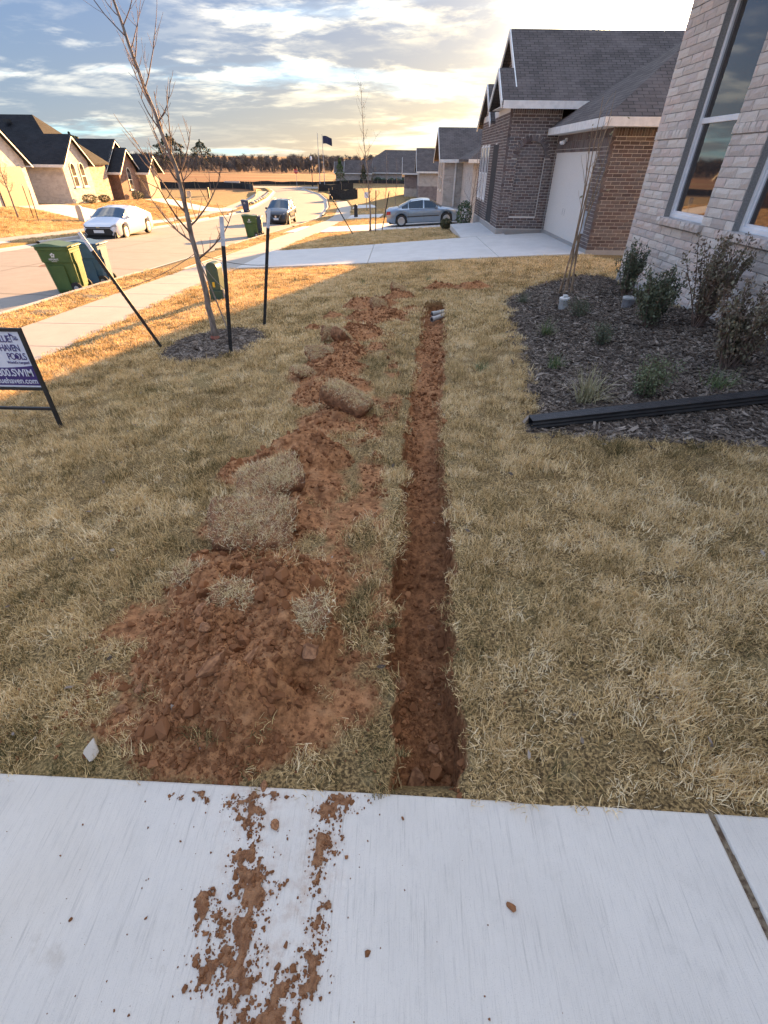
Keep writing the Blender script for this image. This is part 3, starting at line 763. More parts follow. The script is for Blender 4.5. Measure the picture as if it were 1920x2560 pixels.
def spill():
    xs = np.arange(-.95, .0, .0035); ys_ = np.arange(.02, .70, .0035); X, Y = np.meshgrid(xs, ys_)
    m = spill_mask(X, Y); h = np.clip(m, 0, .5)
    Z = own_z(X, Y)-.001+.009*np.clip(h*2.2, 0, 1)*(1+.7*fbm(X*90, Y*90, 163, 2))
    ok = (m > .02)
    q_ok = ok[:-1, :-1] & ok[1:, :-1] & ok[:-1, 1:] & ok[1:, 1:]
    i = np.arange(X.size).reshape(X.shape); q = np.stack([i[:-1, :-1], i[:-1, 1:], i[1:, 1:], i[1:, :-1]], -1)[q_ok]
    used = np.unique(q); remap = np.full(X.size, -1); remap[used] = np.arange(len(used))
    co = np.stack([X, Y, Z], -1).reshape(-1, 3)[used]
    me = bpy.data.meshes.new('spilled_soil'); me.from_pydata(co.tolist(), [], remap[q].tolist()); me.update()
    o = link('spilled_soil', me, mat('spilled_soil', (.25, .108, .046), (.42, .205, .095), 45, .95, .9, 120), smooth=True)
    tag(o, 'red brown soil tracked across the pale concrete slab', 'soil', None, 'stuff')
    n = 26000; x = rng.uniform(-.95, .05, n); y = rng.uniform(.03, .69, n); mm = spill_mask(x, y)
    k = rng.random(n) < np.clip(mm*.8+.55, 0, .5)
    x, y = x[k], y[k]
    m2 = 150; x2 = rng.normal(-.38, .32, m2); y2 = rng.uniform(.05, .68, m2); x = np.concatenate([x, x2]); y = np.concatenate([y, y2])
    n = len(x); size = np.clip(.0027*np.exp(rng.normal(0, .55, n)), .001, .010)
    size[-m2:] *= np.where(rng.random(m2) < .1, 2.0, .8)
    return np.stack([x, y, own_z(x, y)+size*.4], 1), rng.uniform(0, 6.28, (n, 3)), size[:, None]*rng.uniform(.8, 1.3, (n, 3)), np.clip(rng.normal(.4, .18, n), 0, 1)
P_, R_, S_, T_ = spill()
scatter('spilled_crumbs', CLODS, P_, R_, S_, T_, SOILBIT, 'small soil crumbs scattered over the pale concrete slab', 'soil')

# ------------------------------------------------------------------ mulch chips
def chip_mesh(seed):
    r = random.Random(seed); L, w, t = r.uniform(.7, 1.3), r.uniform(.12, .3), r.uniform(.04, .09); mb = MB(); n = 4; vs = []; bend = r.uniform(-.15, .15)
    for i in range(n):
        u = i/(n-1)-.5; ww = w*(1-.7*abs(u)**1.5*2*r.uniform(.3, 1)); z = bend*(u*u*4)
        vs += [(u*L, -ww/2, z-t/2), (u*L, ww/2, z-t/2), (u*L, ww/2, z+t/2), (u*L, -ww/2, z+t/2)]
    fs = [(0, 1, 2, 3)[::-1], tuple(4*(n-1)+k for k in range(4))]
    for i in range(n-1):
        for k in range(4): fs.append((4*i+k, 4*i+(k+1) % 4, 4*i+4+(k+1) % 4, 4*i+4+k))
    mb.add(vs, fs); me = mb.mesh('chip'); return me
CHIPM = tint_material('wood_mulch', [(0, (.08, .06, .046)), (.3, (.19, .148, .115)), (.6, (.35, .29, .235)), (.85, (.54, .47, .40)), (1, (.74, .68, .60))], .9, 0, .2)
def chips():
    n = 52000; x = rng.uniform(.95, 3.95, n); y = rng.uniform(2.5, 10.2, n)
    x = np.concatenate([x, rng.uniform(-3.5, -1.7, 6500)]); y = np.concatenate([y, rng.uniform(5.8, 8.3, 6500)])
    z, s, mu, tm = lawn_fields(x, y); k = (rng.random(len(x)) < mu*np.clip(.95-.03*y, .5, 1)+.03*(1-mu)*sst(-.25, .0, poly_dist(x, y, BEDP))); x, y, z = x[k], y[k], z[k]; n = len(x)
    rot = np.stack([rng.normal(0, .30, n), rng.normal(0, .30, n), rng.uniform(0, 6.283, n)], 1)
    sc = .045*np.exp(rng.normal(0, .45, n)); sc = np.clip(sc, .015, .11)
    return np.stack([x, y, z+rng.uniform(0, .016, n)], 1), rot, sc, np.clip(rng.beta(1.5, 1.8, n), 0, 1)
P_, R_, S_, T_ = chips(); print('chips', len(P_))
scatter('mulch', [chip_mesh(s) for s in range(9)], P_, R_, S_, T_, CHIPM, 'shredded grey brown wood mulch covering beds and tree ring', 'mulch')
# ------------------------------------------------------------------ masonry
FPX = 1189.0
def px_size(p, s):
    d = np.array(p)-np.array([0, 0, CAM_H]); z = float(d @ _f)
    return 0 if z < .3 else s*FPX/z
def in_view(p, pad=60):
    d = np.array(p)-np.array([0, 0, CAM_H]); z = float(d @ _f)
    if z < .3: return False
    x = 960+FPX*float(d @ _r)/z; y = 1280-FPX*float(d @ _u)/z
    return -pad < x < 1920+pad and -pad < y < 2560+pad
def brick_material(name, stops, rough=.9, bump=.6, bscale=40):
    m = bpy.data.materials.new(name); m.use_nodes = True; m.node_tree.nodes.clear(); T = NT(m.node_tree)
    b = T.add('ShaderNodeBsdfPrincipled'); o = T.add('ShaderNodeOutputMaterial'); T.l.new(b.outputs[0], o.inputs[0])
    g = T.add('ShaderNodeNewGeometry').outputs['Position']
    a = T.add('ShaderNodeAttribute', attribute_name='tone').outputs['Fac']; oi = T.add('ShaderNodeObjectInfo').outputs['Random']
    f = T.math('FRACT', T.math('ADD', a, T.math('MULTIPLY', oi, 7.31)))
    f = T.math('ADD', f, T.math('MULTIPLY', T.math('SUBTRACT', T.noise(g, 14, 5, .65), .5), .45), clamp=True)
    cr = T.add('ShaderNodeValToRGB'); el = cr.color_ramp.elements
    while len(el) < len(stops): el.new(.5)
    for e, (p, c) in zip(el, stops): e.position = p; e.color = (*c, 1)
    T.put(cr.inputs[0], f)
    sp = T.math('MULTIPLY', T.ramp(T.noise(g, 120, 4, .7), .55, .75), .35)
    T.put(b.inputs['Base Color'], T.mix(sp, cr.outputs[0], tuple(x*.5 for x in stops[0][1])))
    b.inputs['Roughness'].default_value = rough; b.inputs['Specular IOR Level'].default_value = .25
    bn = T.add('ShaderNodeBump'); bn.inputs['Strength'].default_value = bump; bn.inputs['Distance'].default_value = .012
    T.put(bn.inputs['Height'], T.noise(g, bscale, 6, .7)); T.l.new(bn.outputs[0], b.inputs['Normal'])
    return m
CREAM = brick_material('cream_rock_brick', [(0, (.52, .46, .42)), (.3, (.64, .58, .52)), (.6, (.71, .66, .60)), (.82, (.66, .55, .49)), (1, (.56, .51, .48))], .92, 1.0, 45)
REDB = brick_material('brown_brick', [(0, (.095, .075, .072)), (.3, (.155, .115, .105)), (.55, (.14, .122, .118)), (.8, (.205, .17, .158)), (1, (.115, .108, .11))], .9, .5, 60)
MORTAR = mat('mortar', (.24, .23, .22), (.32, .31, .29), 60, .95, .4, 150)
MORTAR2 = mat('pale_mortar', (.58, .55, .51), (.66, .63, .59), 60, .95, .4, 150)
def unit_bricks(n, rough):
    out = []
    for s in range(n):
        r = random.Random(s+500); mb = MB(); nu, nv = 4, 2; vs = []; fs = []
        for j in range(nv+1):
            for i in range(nu+1):
                u, v = i/nu-.5, j/nv-.5; e = (i in (0, nu)) or (j in (0, nv))
                dx = 0 if i in (0, nu) else 0; d = -.5+(r.uniform(.03, .10) if e else r.uniform(-.02, .03))*rough
                uu = u+(r.uniform(-.008, .008) if i in (0, nu) else r.uniform(-.04, .04)); vv = v+(r.uniform(-.02, .02) if j in (0, nv) else r.uniform(-.08, .08))
                vs.append((uu, d, vv))
        for j in range(nv):
            for i in range(nu): fs.append((j*(nu+1)+i, j*(nu+1)+i+1, (j+1)*(nu+1)+i+1, (j+1)*(nu+1)+i))
        per = [j for j in range(nu+1)] + [(j+1)*(nu+1)+nu for j in range(nv)] + [nv*(nu+1)+i for i in range(nu-1, -1, -1)] + [j*(nu+1) for j in range(nv-1, 0, -1)]
        b = len(vs); vs += [(vs[p][0], .5, vs[p][2]) for p in per]; n_ = len(per)
        fs += [(per[k], b+k, b+(k+1) % n_, per[(k+1) % n_])[::-1] for k in range(n_)]
        mb.add(vs, fs); me = mb.mesh('brick_%02d' % s); out.append(me)
    return out
BR_ROCK = unit_bricks(8, 1.0); BR_PLAIN = unit_bricks(4, .25)
class Masonry:
    """collects bricks of one building; the largest on screen become objects, the rest one stuff part"""
    def __init__(s, parent, meshes, matl): s.p = parent; s.me = meshes; s.mat = matl; s.b = []
    def brick(s, c, U, N, size, roll=0.0):
        U = Vector(U); N = Vector(N); Z = U.cross(-N) if True else None
        s.b.append((Vector(c), U, N, size, roll))
    def wall(s, O, U, N, width, z0, z1, course=.0985, blen=.305, joint=.0095, depth=.09, holes=(), proud=0.0, start=0.0, arches=()):
        """O at the wall's left foot (outer face), U along it, N outward"""
        O, U, N = Vector(O), Vector(U), Vector(N); rows = int(round((z1-z0)/course)); course = (z1-z0)/rows
        for i in range(rows):
            za, zb = z0+i*course, z0+(i+1)*course; u = -((i % 2)*.5*blen)-start
            while u < width:
                a, b = max(0, u), min(width, u+blen); u += blen
                segs = [(a, b)]
                for (h0, h1, y0, y1) in holes:
                    if zb-joint > y0+.002 and za < y1-.002:
                        ns = []
                        for p, q in segs:
                            if q <= h0 or p >= h1: ns.append((p, q))
                            else:
                                if p < h0: ns.append((p, h0))
                                if q > h1: ns.append((h1, q))
                        segs = ns
                for (ac, ar, azc) in arches:     # round headed hole: centre u, radius, springing height
                    zm = (za+zb)/2-azc
                    if 0 <= zm < ar:
                        hw = math.sqrt(ar*ar-zm*zm); ns = []
                        for p, q in segs:
                            if q <= ac-hw or p >= ac+hw: ns.append((p, q))
                            else:
                                if p < ac-hw: ns.append((p, ac-hw))
                                if q > ac+hw: ns.append((ac+hw, q))
                        segs = ns
                for p, q in segs:
                    if q-p < .03: continue
                    L = q-p-joint; c = O+U*((p+q)/2)-N*(depth/2-proud); c.z = za+(course-joint)/2
                    s.brick(c, U, N, (L, depth, course-joint))
    def soldiers(s, O, U, N, width, z0, z1, step=.078, joint=.0095, depth=.09, proud=.0, holes=()):
        O, U, N = Vector(O), Vector(U), Vector(N); n = int(width/step); step = width/n
        for k in range(n):
            m = (k+.5)*step
            if any(h0 < m < h1 for h0, h1 in holes): continue
            c = O+U*m-N*(depth/2-proud); c.z = (z0+z1)/2
            s.brick(c, U, N, (step-joint, depth, z1-z0-joint))
    def arch(s, O, U, N, uc, zc, rad, h=.20, n=15, depth=.10, proud=.012):
        for k in range(n):
            a = math.pi*(k+.5)/n; c = Vector(O)+Vector(U)*(uc+math.cos(a)*(rad+h/2))-Vector(N)*(depth/2-proud); c.z = zc+math.sin(a)*(rad+h/2)
            s.brick(c, U, N, (math.pi*(rad+h/2)/n-.010, depth, h), math.pi/2-a)
    def emit(s, limit=300, name='brick'):
        def M_(b):
            c, U, N, size, roll = b; Z = Vector((0, 0, 1)); Y = -N
            R = Matrix((U, Y, Z)).transposed().to_4x4()
            if roll: R = R @ Matrix.Rotation(roll, 4, 'Y')
            return Matrix.Translation(c) @ R @ Matrix.Diagonal((*size, 1))
        order = sorted(range(len(s.b)), key=lambda i: -px_size(s.b[i][0], max(s.b[i][3]))*(1 if in_view(s.b[i][0]) else .001))
        for me in s.me:
            pass
        own = [m.copy() for m in s.me]
        for m in own: m.materials.clear(); m.materials.append(s.mat)
        for i in order[:limit]:
            o = bpy.data.objects.new(name, own[random.randrange(len(own))]); COL.objects.link(o); o.parent = s.p
            o.matrix_local = s.p.matrix_basis.inverted() @ M_(s.b[i])
        rest = order[limit:]
        if rest:
            V = []; F = []; tone = []; base = [(np.array([v.co[:] for v in m.vertices]), [tuple(p.vertices) for p in m.polygons]) for m in own]
            k0 = 0
            for i in rest:
                v, f = base[random.randrange(len(base))]; m = np.array(M_(s.b[i])); w = v @ m[:3, :3].T+m[:3, 3]
                V.append(w); F += [tuple(q+k0 for q in p) for p in f]; tone += [random.random()]*len(v); k0 += len(v)
            me = bpy.data.meshes.new('bricks'); me.from_pydata(np.concatenate(V).tolist(), [], F)
            me.attributes.new('tone', 'FLOAT', 'POINT').data.foreach_set('value', np.array(tone, np.float32)); me.update()
            o = link('bricks', me, s.mat, s.p); o['kind'] = 'stuff'
            o.matrix_local = s.p.matrix_basis.inverted()
        print('masonry', s.p.name, len(s.b))
def shingle_material(name, base, dark, axis):
    m = bpy.data.materials.new(name); m.use_nodes = True; m.node_tree.nodes.clear(); T = NT(m.node_tree)
    b = T.add('ShaderNodeBsdfPrincipled'); o = T.add('ShaderNodeOutputMaterial'); T.l.new(b.outputs[0], o.inputs[0])
    g = T.add('ShaderNodeNewGeometry').outputs['Position']; sp = T.add('ShaderNodeSeparateXYZ'); T.put(sp.inputs[0], g)
    cb = T.add('ShaderNodeCombineXYZ'); T.put(cb.inputs[0], sp.outputs[0 if axis == 'X' else 1]); T.put(cb.inputs[1], T.math('MULTIPLY', sp.outputs[2], 1.8))
    br = T.add('ShaderNodeTexBrick'); T.put(br.inputs['Vector'], cb.outputs[0]); br.inputs['Scale'].default_value = 1.0
    br.inputs['Brick Width'].default_value = .32; br.inputs['Row Height'].default_value = .145; br.inputs['Mortar Size'].default_value = .012; br.inputs['Bias'].default_value = -.1
    br.inputs['Color1'].default_value = (*base, 1); br.inputs['Color2'].default_value = (*[x*.62 for x in base], 1); br.inputs['Mortar'].default_value = (*dark, 1)
    c = T.mix(T.math('MULTIPLY', T.ramp(T.noise(g, 1.2, 4), .4, .7), .35), br.outputs[0], tuple(x*1.5 for x in base))
    c = T.mix(T.math('MULTIPLY', T.noise(g, 160, 3, .7), .4), c, dark)
    T.put(b.inputs['Base Color'], c); b.inputs['Roughness'].default_value = .92; b.inputs['Specular IOR Level'].default_value = .2
    bn = T.add('ShaderNodeBump'); bn.inputs['Strength'].default_value = .6; bn.inputs['Distance'].default_value = .01
    T.put(bn.inputs['Height'], br.outputs[1]); bn.invert = True; T.l.new(bn.outputs[0], b.inputs['Normal'])
    return m
def wall_material(name, c1, c2, mortar, axis, bw=.28, rh=.10, ms=.010):
    """brickwork for buildings too far away to tell the bricks apart"""
    m = bpy.data.materials.new(name); m.use_nodes = True; m.node_tree.nodes.clear(); T = NT(m.node_tree)
    b = T.add('ShaderNodeBsdfPrincipled'); o = T.add('ShaderNodeOutputMaterial'); T.l.new(b.outputs[0], o.inputs[0])
    g = T.add('ShaderNodeNewGeometry'); sp = T.add('ShaderNodeSeparateXYZ'); T.put(sp.inputs[0], g.outputs['Position'])
    nx = T.add('ShaderNodeSeparateXYZ'); T.put(nx.inputs[0], g.outputs['Normal'])
    sel = T.math('GREATER_THAN', T.math('ABSOLUTE', nx.outputs[0]), .5)
    h = T.math('ADD', T.math('MULTIPLY', sel, sp.outputs[1]), T.math('MULTIPLY', T.math('SUBTRACT', 1.0, sel), sp.outputs[0]))
    cb = T.add('ShaderNodeCombineXYZ'); T.put(cb.inputs[0], h); T.put(cb.inputs[1], sp.outputs[2])
    br = T.add('ShaderNodeTexBrick'); T.put(br.inputs['Vector'], cb.outputs[0]); br.inputs['Scale'].default_value = 1.0
    br.inputs['Brick Width'].default_value = bw; br.inputs['Row Height'].default_value = rh; br.inputs['Mortar Size'].default_value = ms
    br.inputs['Color1'].default_value = (*c1, 1); br.inputs['Color2'].default_value = (*c2, 1); br.inputs['Mortar'].default_value = (*mortar, 1)
    n = T.ramp(T.noise(cb.outputs[0], 2.6, 5, .7), .45, .68)
    c = T.mix(T.math('MULTIPLY', n, .55), br.outputs[0], tuple(x*.62 for x in c2))
    T.put(b.inputs['Base Color'], c); b.inputs['Roughness'].default_value = .92
    bn = T.add('ShaderNodeBump'); bn.inputs['Strength'].default_value = .5; bn.inputs['Distance'].default_value = .01; bn.invert = True
    T.put(bn.inputs['Height'], br.outputs[1]); T.l.new(bn.outputs[0], b.inputs['Normal'])
    return m
WHITE = mat('white_trim', (.72, .72, .70), (.62, .62, .60), 6, .55, .1, 40)
CREAMT = mat('cream_trim', (.66, .62, .54), (.56, .52, .45), 6, .6)
VINYL = mat('white_vinyl', (.78, .79, .80), (.70, .71, .73), 4, .35)
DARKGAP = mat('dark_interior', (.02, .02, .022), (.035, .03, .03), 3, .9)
SLABC = concrete_material('foundation', (.36, .345, .33), (.22, .2, .19), False)
RX = shingle_material('shingles_south', (.135, .115, .108), (.035, .032, .032), 'X')
RY_ = shingle_material('shingles_west', (.135, .115, .108), (.035, .032, .032), 'Y')
def glass_material():
    m = bpy.data.materials.new('window_glass'); m.use_nodes = True; m.node_tree.nodes.clear(); T = NT(m.node_tree)
    o = T.add('ShaderNodeOutputMaterial'); b = T.add('ShaderNodeBsdfPrincipled')
    b.inputs['Base Color'].default_value = (.035, .03, .03, 1); b.inputs['Roughness'].default_value = .03; b.inputs['Specular IOR Level'].default_value = .9
    b.inputs['Coat Weight'].default_value = .6; b.inputs['Coat Roughness'].default_value = .02
    T.l.new(b.outputs[0], o.inputs[0]); return m
GLASS = glass_material()
def plate(pts, thick, down=(0, 0, -1)):
    """thick polygon for roof slopes"""
    mb = MB(); mb.prism(pts, Vector(down)*thick); return mb

# ------------------------------------------------------------------ our house: the cream wall on the right
oh = empty('cream_brick_house', (3.86, 9.21, .1), 0, 'cream rock-faced brick house wall with tall white windows beside the mulch bed', 'house')
XO = 3.86; SILL = 1.03; WTOP = 3.25
W1, W2, W3 = (7.14, 8.20), (5.38, 6.45), (3.4, 4.5)
def mwall(name, lo, hi, m, parent=None):
    mb = MB(); mb.span(lo, hi); o = mb.build(name, m, parent); 
    if parent is not None: o.matrix_local = parent.matrix_basis.inverted()
    return o
def loc(o, parent):
    o.parent = parent; o.matrix_local = parent.matrix_basis.inverted(); return o
def part(mb, name, m, parent, **k):
    o = mb.build(name, m, None, **k); root = parent
    o.parent = parent
    w = parent.matrix_basis.copy(); p = parent.parent
    while p is not None: w = p.matrix_basis @ w; p = p.parent
    o.matrix_local = w.inverted(); return o
mb = MB(); mb.span((XO+.011, -5, .10), (XO+.30, 9.20, .99))
for a, b in ((8.20, 9.20), (6.45, 7.14), (4.5, 5.38), (-5, 3.4)): mb.span((XO+.011, a, .99), (XO+.30, b, 3.9))
mb.span((XO+.011, -5, WTOP), (XO+.30, 9.2, 3.9)); mb.span((XO+.3, -5, .1), (XO+5, 9.2, 3.9)) if False else None
part(mb, 'wall', MORTAR, oh)
mb = MB(); mb.span((XO+.3, 8.9, .1), (XO+9, 9.195, 3.9)); mb.span((XO+6, -5, .1), (XO+6.2, 8.9, 3.9)); part(mb, 'rear_wall', CREAM, oh)
mb = MB(); mb.span((XO-.005, -5, -.6), (XO+.5, 9.23, .118)); part(mb, 'foundation', SLABC, oh, bevel=.01)
ms = Masonry(oh, BR_ROCK, CREAM)
holes = [(9.21-b, 9.21-a, .99, WTOP) for a, b in (W1, W2, W3)]
ms.wall((XO, 9.21, .12), (0, -1, 0), (-1, 0, 0), 6.3, .12, 1.93, holes=holes)
ms.soldiers((XO, 9.21, 0), (0, -1, 0), (-1, 0, 0), 6.3, 1.93, 2.03, step=.108, holes=[(h[0], h[1]) for h in holes], proud=.012)
ms.wall((XO, 9.21, 0), (0, -1, 0), (-1, 0, 0), 6.3, 2.03, 3.70, holes=holes)
ms.wall((XO+.305, 9.215, 0), (-1, 0, 0), (0, 1, 0), .30, .12, 3.7)
for a, b in (W1, W2, W3):    # sloping brick sills
    n = 10; st = (b-a+.16)/n
    for k in range(n):
        ms.brick((XO-.018+.03, b+.08-(k+.5)*st, SILL-.045), (0, -1, 0), (-1, 0, 0), (st-.008, .14, .085))
ms.emit(300)
def sash_window(parent, x, y0, y1, z0, z1, rail, depth=.06, nx=-1, fr=.055):
    """white framed single-hung window in a wall facing -X"""
    wn = MB()
    wn.span((x, y0, z0), (x+depth, y0+fr, z1)); wn.span((x, y1-fr, z0), (x+depth, y1, z1)); wn.span((x, y0+fr, z0), (x+depth, y1-fr, z0+fr)); wn.span((x, y0+fr, z1-fr), (x+depth, y1-fr, z1))
    w = part(wn, 'window', VINYL, parent, bevel=.006)
    m2 = MB(); m2.span((x+.008, y0+fr+.001, rail-.03), (x+depth-.005, y1-fr-.001, rail+.03)); part(m2, 'meeting_rail', VINYL, w, bevel=.005)
    i = .03; lo = MB()
    for (a, b, c, d) in ((y0+fr, y0+fr+i, z0+fr, rail-.03), (y1-fr-i, y1-fr, z0+fr, rail-.03)): lo.span((x+.02, a, c), (x+depth-.012, b, d))
    lo.span((x+.02, y0+fr+i, z0+fr), (x+depth-.012, y1-fr-i, z0+fr+i)); part(lo, 'sash', VINYL, w)
    g1 = MB(); g1.span((x+.036, y0+fr+.002, z0+fr+.002), (x+.042, y1-fr-.002, rail-.03)); part(g1, 'pane', GLASS, w)
    g2 = MB(); g2.span((x+.026, y0+fr+.002, rail+.03), (x+.032, y1-fr-.002, z1-fr-.002)); part(g2, 'pane', GLASS, w)
    return w
for a, b in (W1, W2, W3): sash_window(oh, XO+.088, a, b, SILL-.005, WTOP, 2.10)
mb = MB(); mb.prism([(XO-.35, -5, 3.72), (XO-.35, 9.6, 3.72), (XO+6, 9.6, 6.6), (XO+6, -5, 6.6)], (0, 0, .16)); mb.prism([(XO+6, -5, 6.6), (XO+6, 9.6, 6.6), (XO+12, 9.6, 3.72), (XO+12, -5, 3.72)], (0, 0, .16))
part(mb, 'roof', RY_, oh)

# ------------------------------------------------------------------ next house: brown brick with garage, porch gables
nh = empty('brown_brick_house', (5.86, 16.77, -.65), 0, 'brown brick house with white garage door and stacked gables past the driveway', 'house')
ZB = -.68
core = MB(); core.span((5.875, 16.782, ZB), (14, 28.9, 2.44)); core.span((4.012, 22.60, ZB), (5.87, 29.28, 3.30))
core.span((4.012, 22.412, ZB), (4.462, 22.6, 3.30)); core.span((5.498, 22.412, ZB), (5.87, 22.6, 3.30)); core.span((4.462, 22.412, ZB), (5.498, 22.6, -.11)); core.span((4.462, 22.412, 2.28), (5.498, 22.6, 3.3)); core.span((4.462, 22.482, -.11), (5.498, 22.6, 2.28)); part(core, 'wall', MORTAR2, nh)
fd = MB(); fd.span((5.845, 16.755, -1.1), (14, 22.38, -.52)); fd.span((3.985, 22.385, -1.3), (5.9, 29.3, -.55)); part(fd, 'foundation', SLABC, nh)
nb = Masonry(nh, BR_PLAIN, REDB)
BL, CO = .265, .0935
nb.wall((5.86, 16.77, 0), (1, 0, 0), (0, -1, 0), 3.2, -.52, 2.24, CO, BL, .015)                                   # garage side
nb.soldiers((5.86, 16.77, 0), (1, 0, 0), (0, -1, 0), 3.2, 2.24, 2.44)
nb.wall((5.86, 22.38, 0), (0, -1, 0), (-1, 0, 0), 5.61, -.52, 2.02, CO, BL, .015, holes=[(.16, 4.66, -.7, 1.86)])     # garage front
nb.soldiers((5.86, 22.38, 0), (0, -1, 0), (-1, 0, 0), 5.61, 2.02, 2.22, proud=.012); nb.soldiers((5.86, 22.38, 0), (0, -1, 0), (-1, 0, 0), 5.61, 2.22, 2.42)
AC, AR, AZ = .98, .52, 1.75
nb.wall((4.0, 22.4, 0), (1, 0, 0), (0, -1, 0), 1.86, -.52, 3.04, CO, BL, .015, holes=[(AC-AR, AC+AR, -.10, AZ)], arches=[(AC, AR+.19, AZ)])
nb.wall((4.0+AC-AR, 22.47, 0), (1, 0, 0), (0, -1, 0), 2*AR, -.10, AZ+AR, CO, BL, .015)
nb.arch((4.0, 22.4, 0), (1, 0, 0), (0, -1, 0), AC, AZ, AR, .19, 17)
nb.soldiers((4.0, 22.4, 0), (1, 0, 0), (0, -1, 0), 1.86, 3.04, 3.28)
A2 = 1.55
nb.wall((4.0, 29.28, 0), (0, -1, 0), (-1, 0, 0), 6.88, -.52, 3.1, CO, BL, .015, holes=[(3.95, 5.25, -.52, 1.6), (.5, 1.15, .2, 2.2), (1.4, 2.05, .2, 2.2), (2.3, 2.95, .2, 2.2)], arches=[(4.6, .65, 1.6)])
nb.emit(300)
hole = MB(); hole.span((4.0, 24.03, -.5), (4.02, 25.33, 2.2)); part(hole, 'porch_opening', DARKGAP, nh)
for a, b in ((28.13, 28.78), (27.23, 27.88), (26.33, 26.98)): sash_window(nh, 4.0-.02, a, b, .2, 2.2, 1.2, .05)
# garage door: four sections of raised panels
DOORW = mat('garage_door', (.74, .73, .71), (.68, .67, .65), 5, .5, .05)
gd = empty('garage_door', (0, 0, 0)); gd.parent = nh; gd.matrix_local = nh.matrix_basis.inverted()
fr = MB(); y0, y1 = 17.72, 22.22
fr.span((5.90, y0-.01, 1.80), (5.94, y1+.01, 1.87)); part(fr, 'door_head', VINYL, gd)
bk = MB(); bk.span((5.952, y0-.005, -.62), (5.962, y1+.005, 1.80)); part(bk, 'backing', DARKGAP, gd)
for k in range(4):
    za, zb = -.60+k*.60, -.60+(k+1)*.60-.022; s = MB(); s.span((5.93, y0, za), (5.951, y1, zb))
    for j in range(8):
        ya = y0+.07+j*(y1-y0-.06)/8; yb = ya+(y1-y0-.06)/8-.08
        s.prism([(5.93, ya, za+.09), (5.93, yb, za+.09), (5.93, yb, zb-.09), (5.93, ya, zb-.09)], (-.02, 0, 0))
    part(s, 'door_section', DOORW, gd)
HW = mat('black_hardware', (.03, .03, .03), None, rough=.5)
hw = MB()
for yy in (y1-.30, y0+.30):
    for zz in (1.15, -.42): hw.span((5.905, yy-.16, zz-.03), (5.919, yy+.16, zz+.03))
for yy in (19.85, 20.09): hw.tube([(5.915, yy, .10), (5.885, yy, .14), (5.885, yy, .34), (5.915, yy, .38)], .014)
part(hw, 'hinge_straps', HW, gd)
hf = MB(); hf.bar((5.80, 21.15, 2.28), (5.86, 21.15, 2.28), .10); hf.lathe([(.02, -.1), (.07, -.06), (.075, 0)], 12, (5.72, 21.05, 2.24)); hf.lathe([(.02, -.1), (.07, -.06), (.075, 0)], 12, (5.72, 21.28, 2.24)); hf.tube([(5.82, 21.15, 2.28), (5.72, 21.05, 2.24)], .015); hf.tube([(5.82, 21.15, 2.28), (5.72, 21.28, 2.24)], .015)
part(hf, 'flood_light', VINYL, nh)
# roofs
S = .67
def splane(Y): return 3.35+S*(Y-21.95)
rb = MB()
# garage hip
ex, es, en, ez = 5.45, 16.36, 22.84, 2.62; rX, rY, rZ = 8.65, 19.6, 2.62+.67*3.2
rb2 = plate([(ex, es, ez), (ex, en-.5, ez), (rX, rY, rZ)], .10); rb2.prism([(ex, en-.5, ez), (ex, en, ez), (rX, en, ez+.9), (rX, rY, rZ)], (0, 0, -.1))
rw = part(rb2, 'garage_roof', RY_, nh)
g = plate([(ex, es, ez), (rX, rY, rZ), (16, rY, rZ), (16, es, ez)], .10); part(g, 'garage_roof', RX, nh)
g = plate([(rX, rY, rZ), (16, rY, rZ), (16, 23.0, 2.6), (rX, 23.0, 2.6)], .10); part(g, 'garage_roof', RX, nh)
# main gable, its south slope shared with the small porch gable
bx, by, bz = 4.17, 25.44, splane(25.44); ax, ay, az = 3.73, 23.48, splane(23.48)
g = plate([(ax-.12, 21.95, 3.35), (6.55, 21.95, 3.35), (8.2, 20.9, 2.75), (16, 20.9, 2.75), (16, by, bz), (bx, by, bz), (bx+.0, ay, az), (ax-.12, ay, az)], .10); part(g, 'main_roof', RX, nh)
g = plate([(bx, by, bz), (16, by, bz), (16, 29.7, bz-S*4.26), (bx, 29.7, bz-S*4.26)], .10); part(g, 'main_roof', RX, nh)
g = plate([(ax-.12, ay, az), (bx+.6, ay, az), (bx+.6, ay+1.53, 3.35), (ax-.12, ay+1.53, 3.35)], .10); part(g, 'main_roof', RX, nh)
cy, cz = 27.75, 4.35; cx = 3.84
g = plate([(cx, cy-2.0, cz-S*2.0), (8, cy-2.0, cz-S*2.0), (8, cy, cz), (cx, cy, cz)], .10); part(g, 'gable_roof', RX, nh)
g = plate([(cx, cy, cz), (8, cy, cz), (8, cy+2.0, cz-S*2), (cx, cy+2.0, cz-S*2)], .10); part(g, 'gable_roof', RX, nh)
gw = MB()
gw.prism([(4.0, 22.4, 3.28), (4.0, ay, az-.15), (4.0, ay+1.08, 3.28)], (.1, 0, 0)); gw.prism([(4.45, 22.2, 3.28), (4.45, by, bz-.12), (4.45, 28.9, 3.28)], (.1, 0, 0)); gw.prism([(4.05, 26, 2.95), (4.05, cy, cz-.12), (4.05, 29.4, 2.95)], (.1, 0, 0))
WB = wall_material('brown_gable_brick', (.19, .12, .095), (.12, .085, .075), (.45, .42, .38), 'Y', .265, .0935)
part(gw, 'gable_wall', WB, nh)
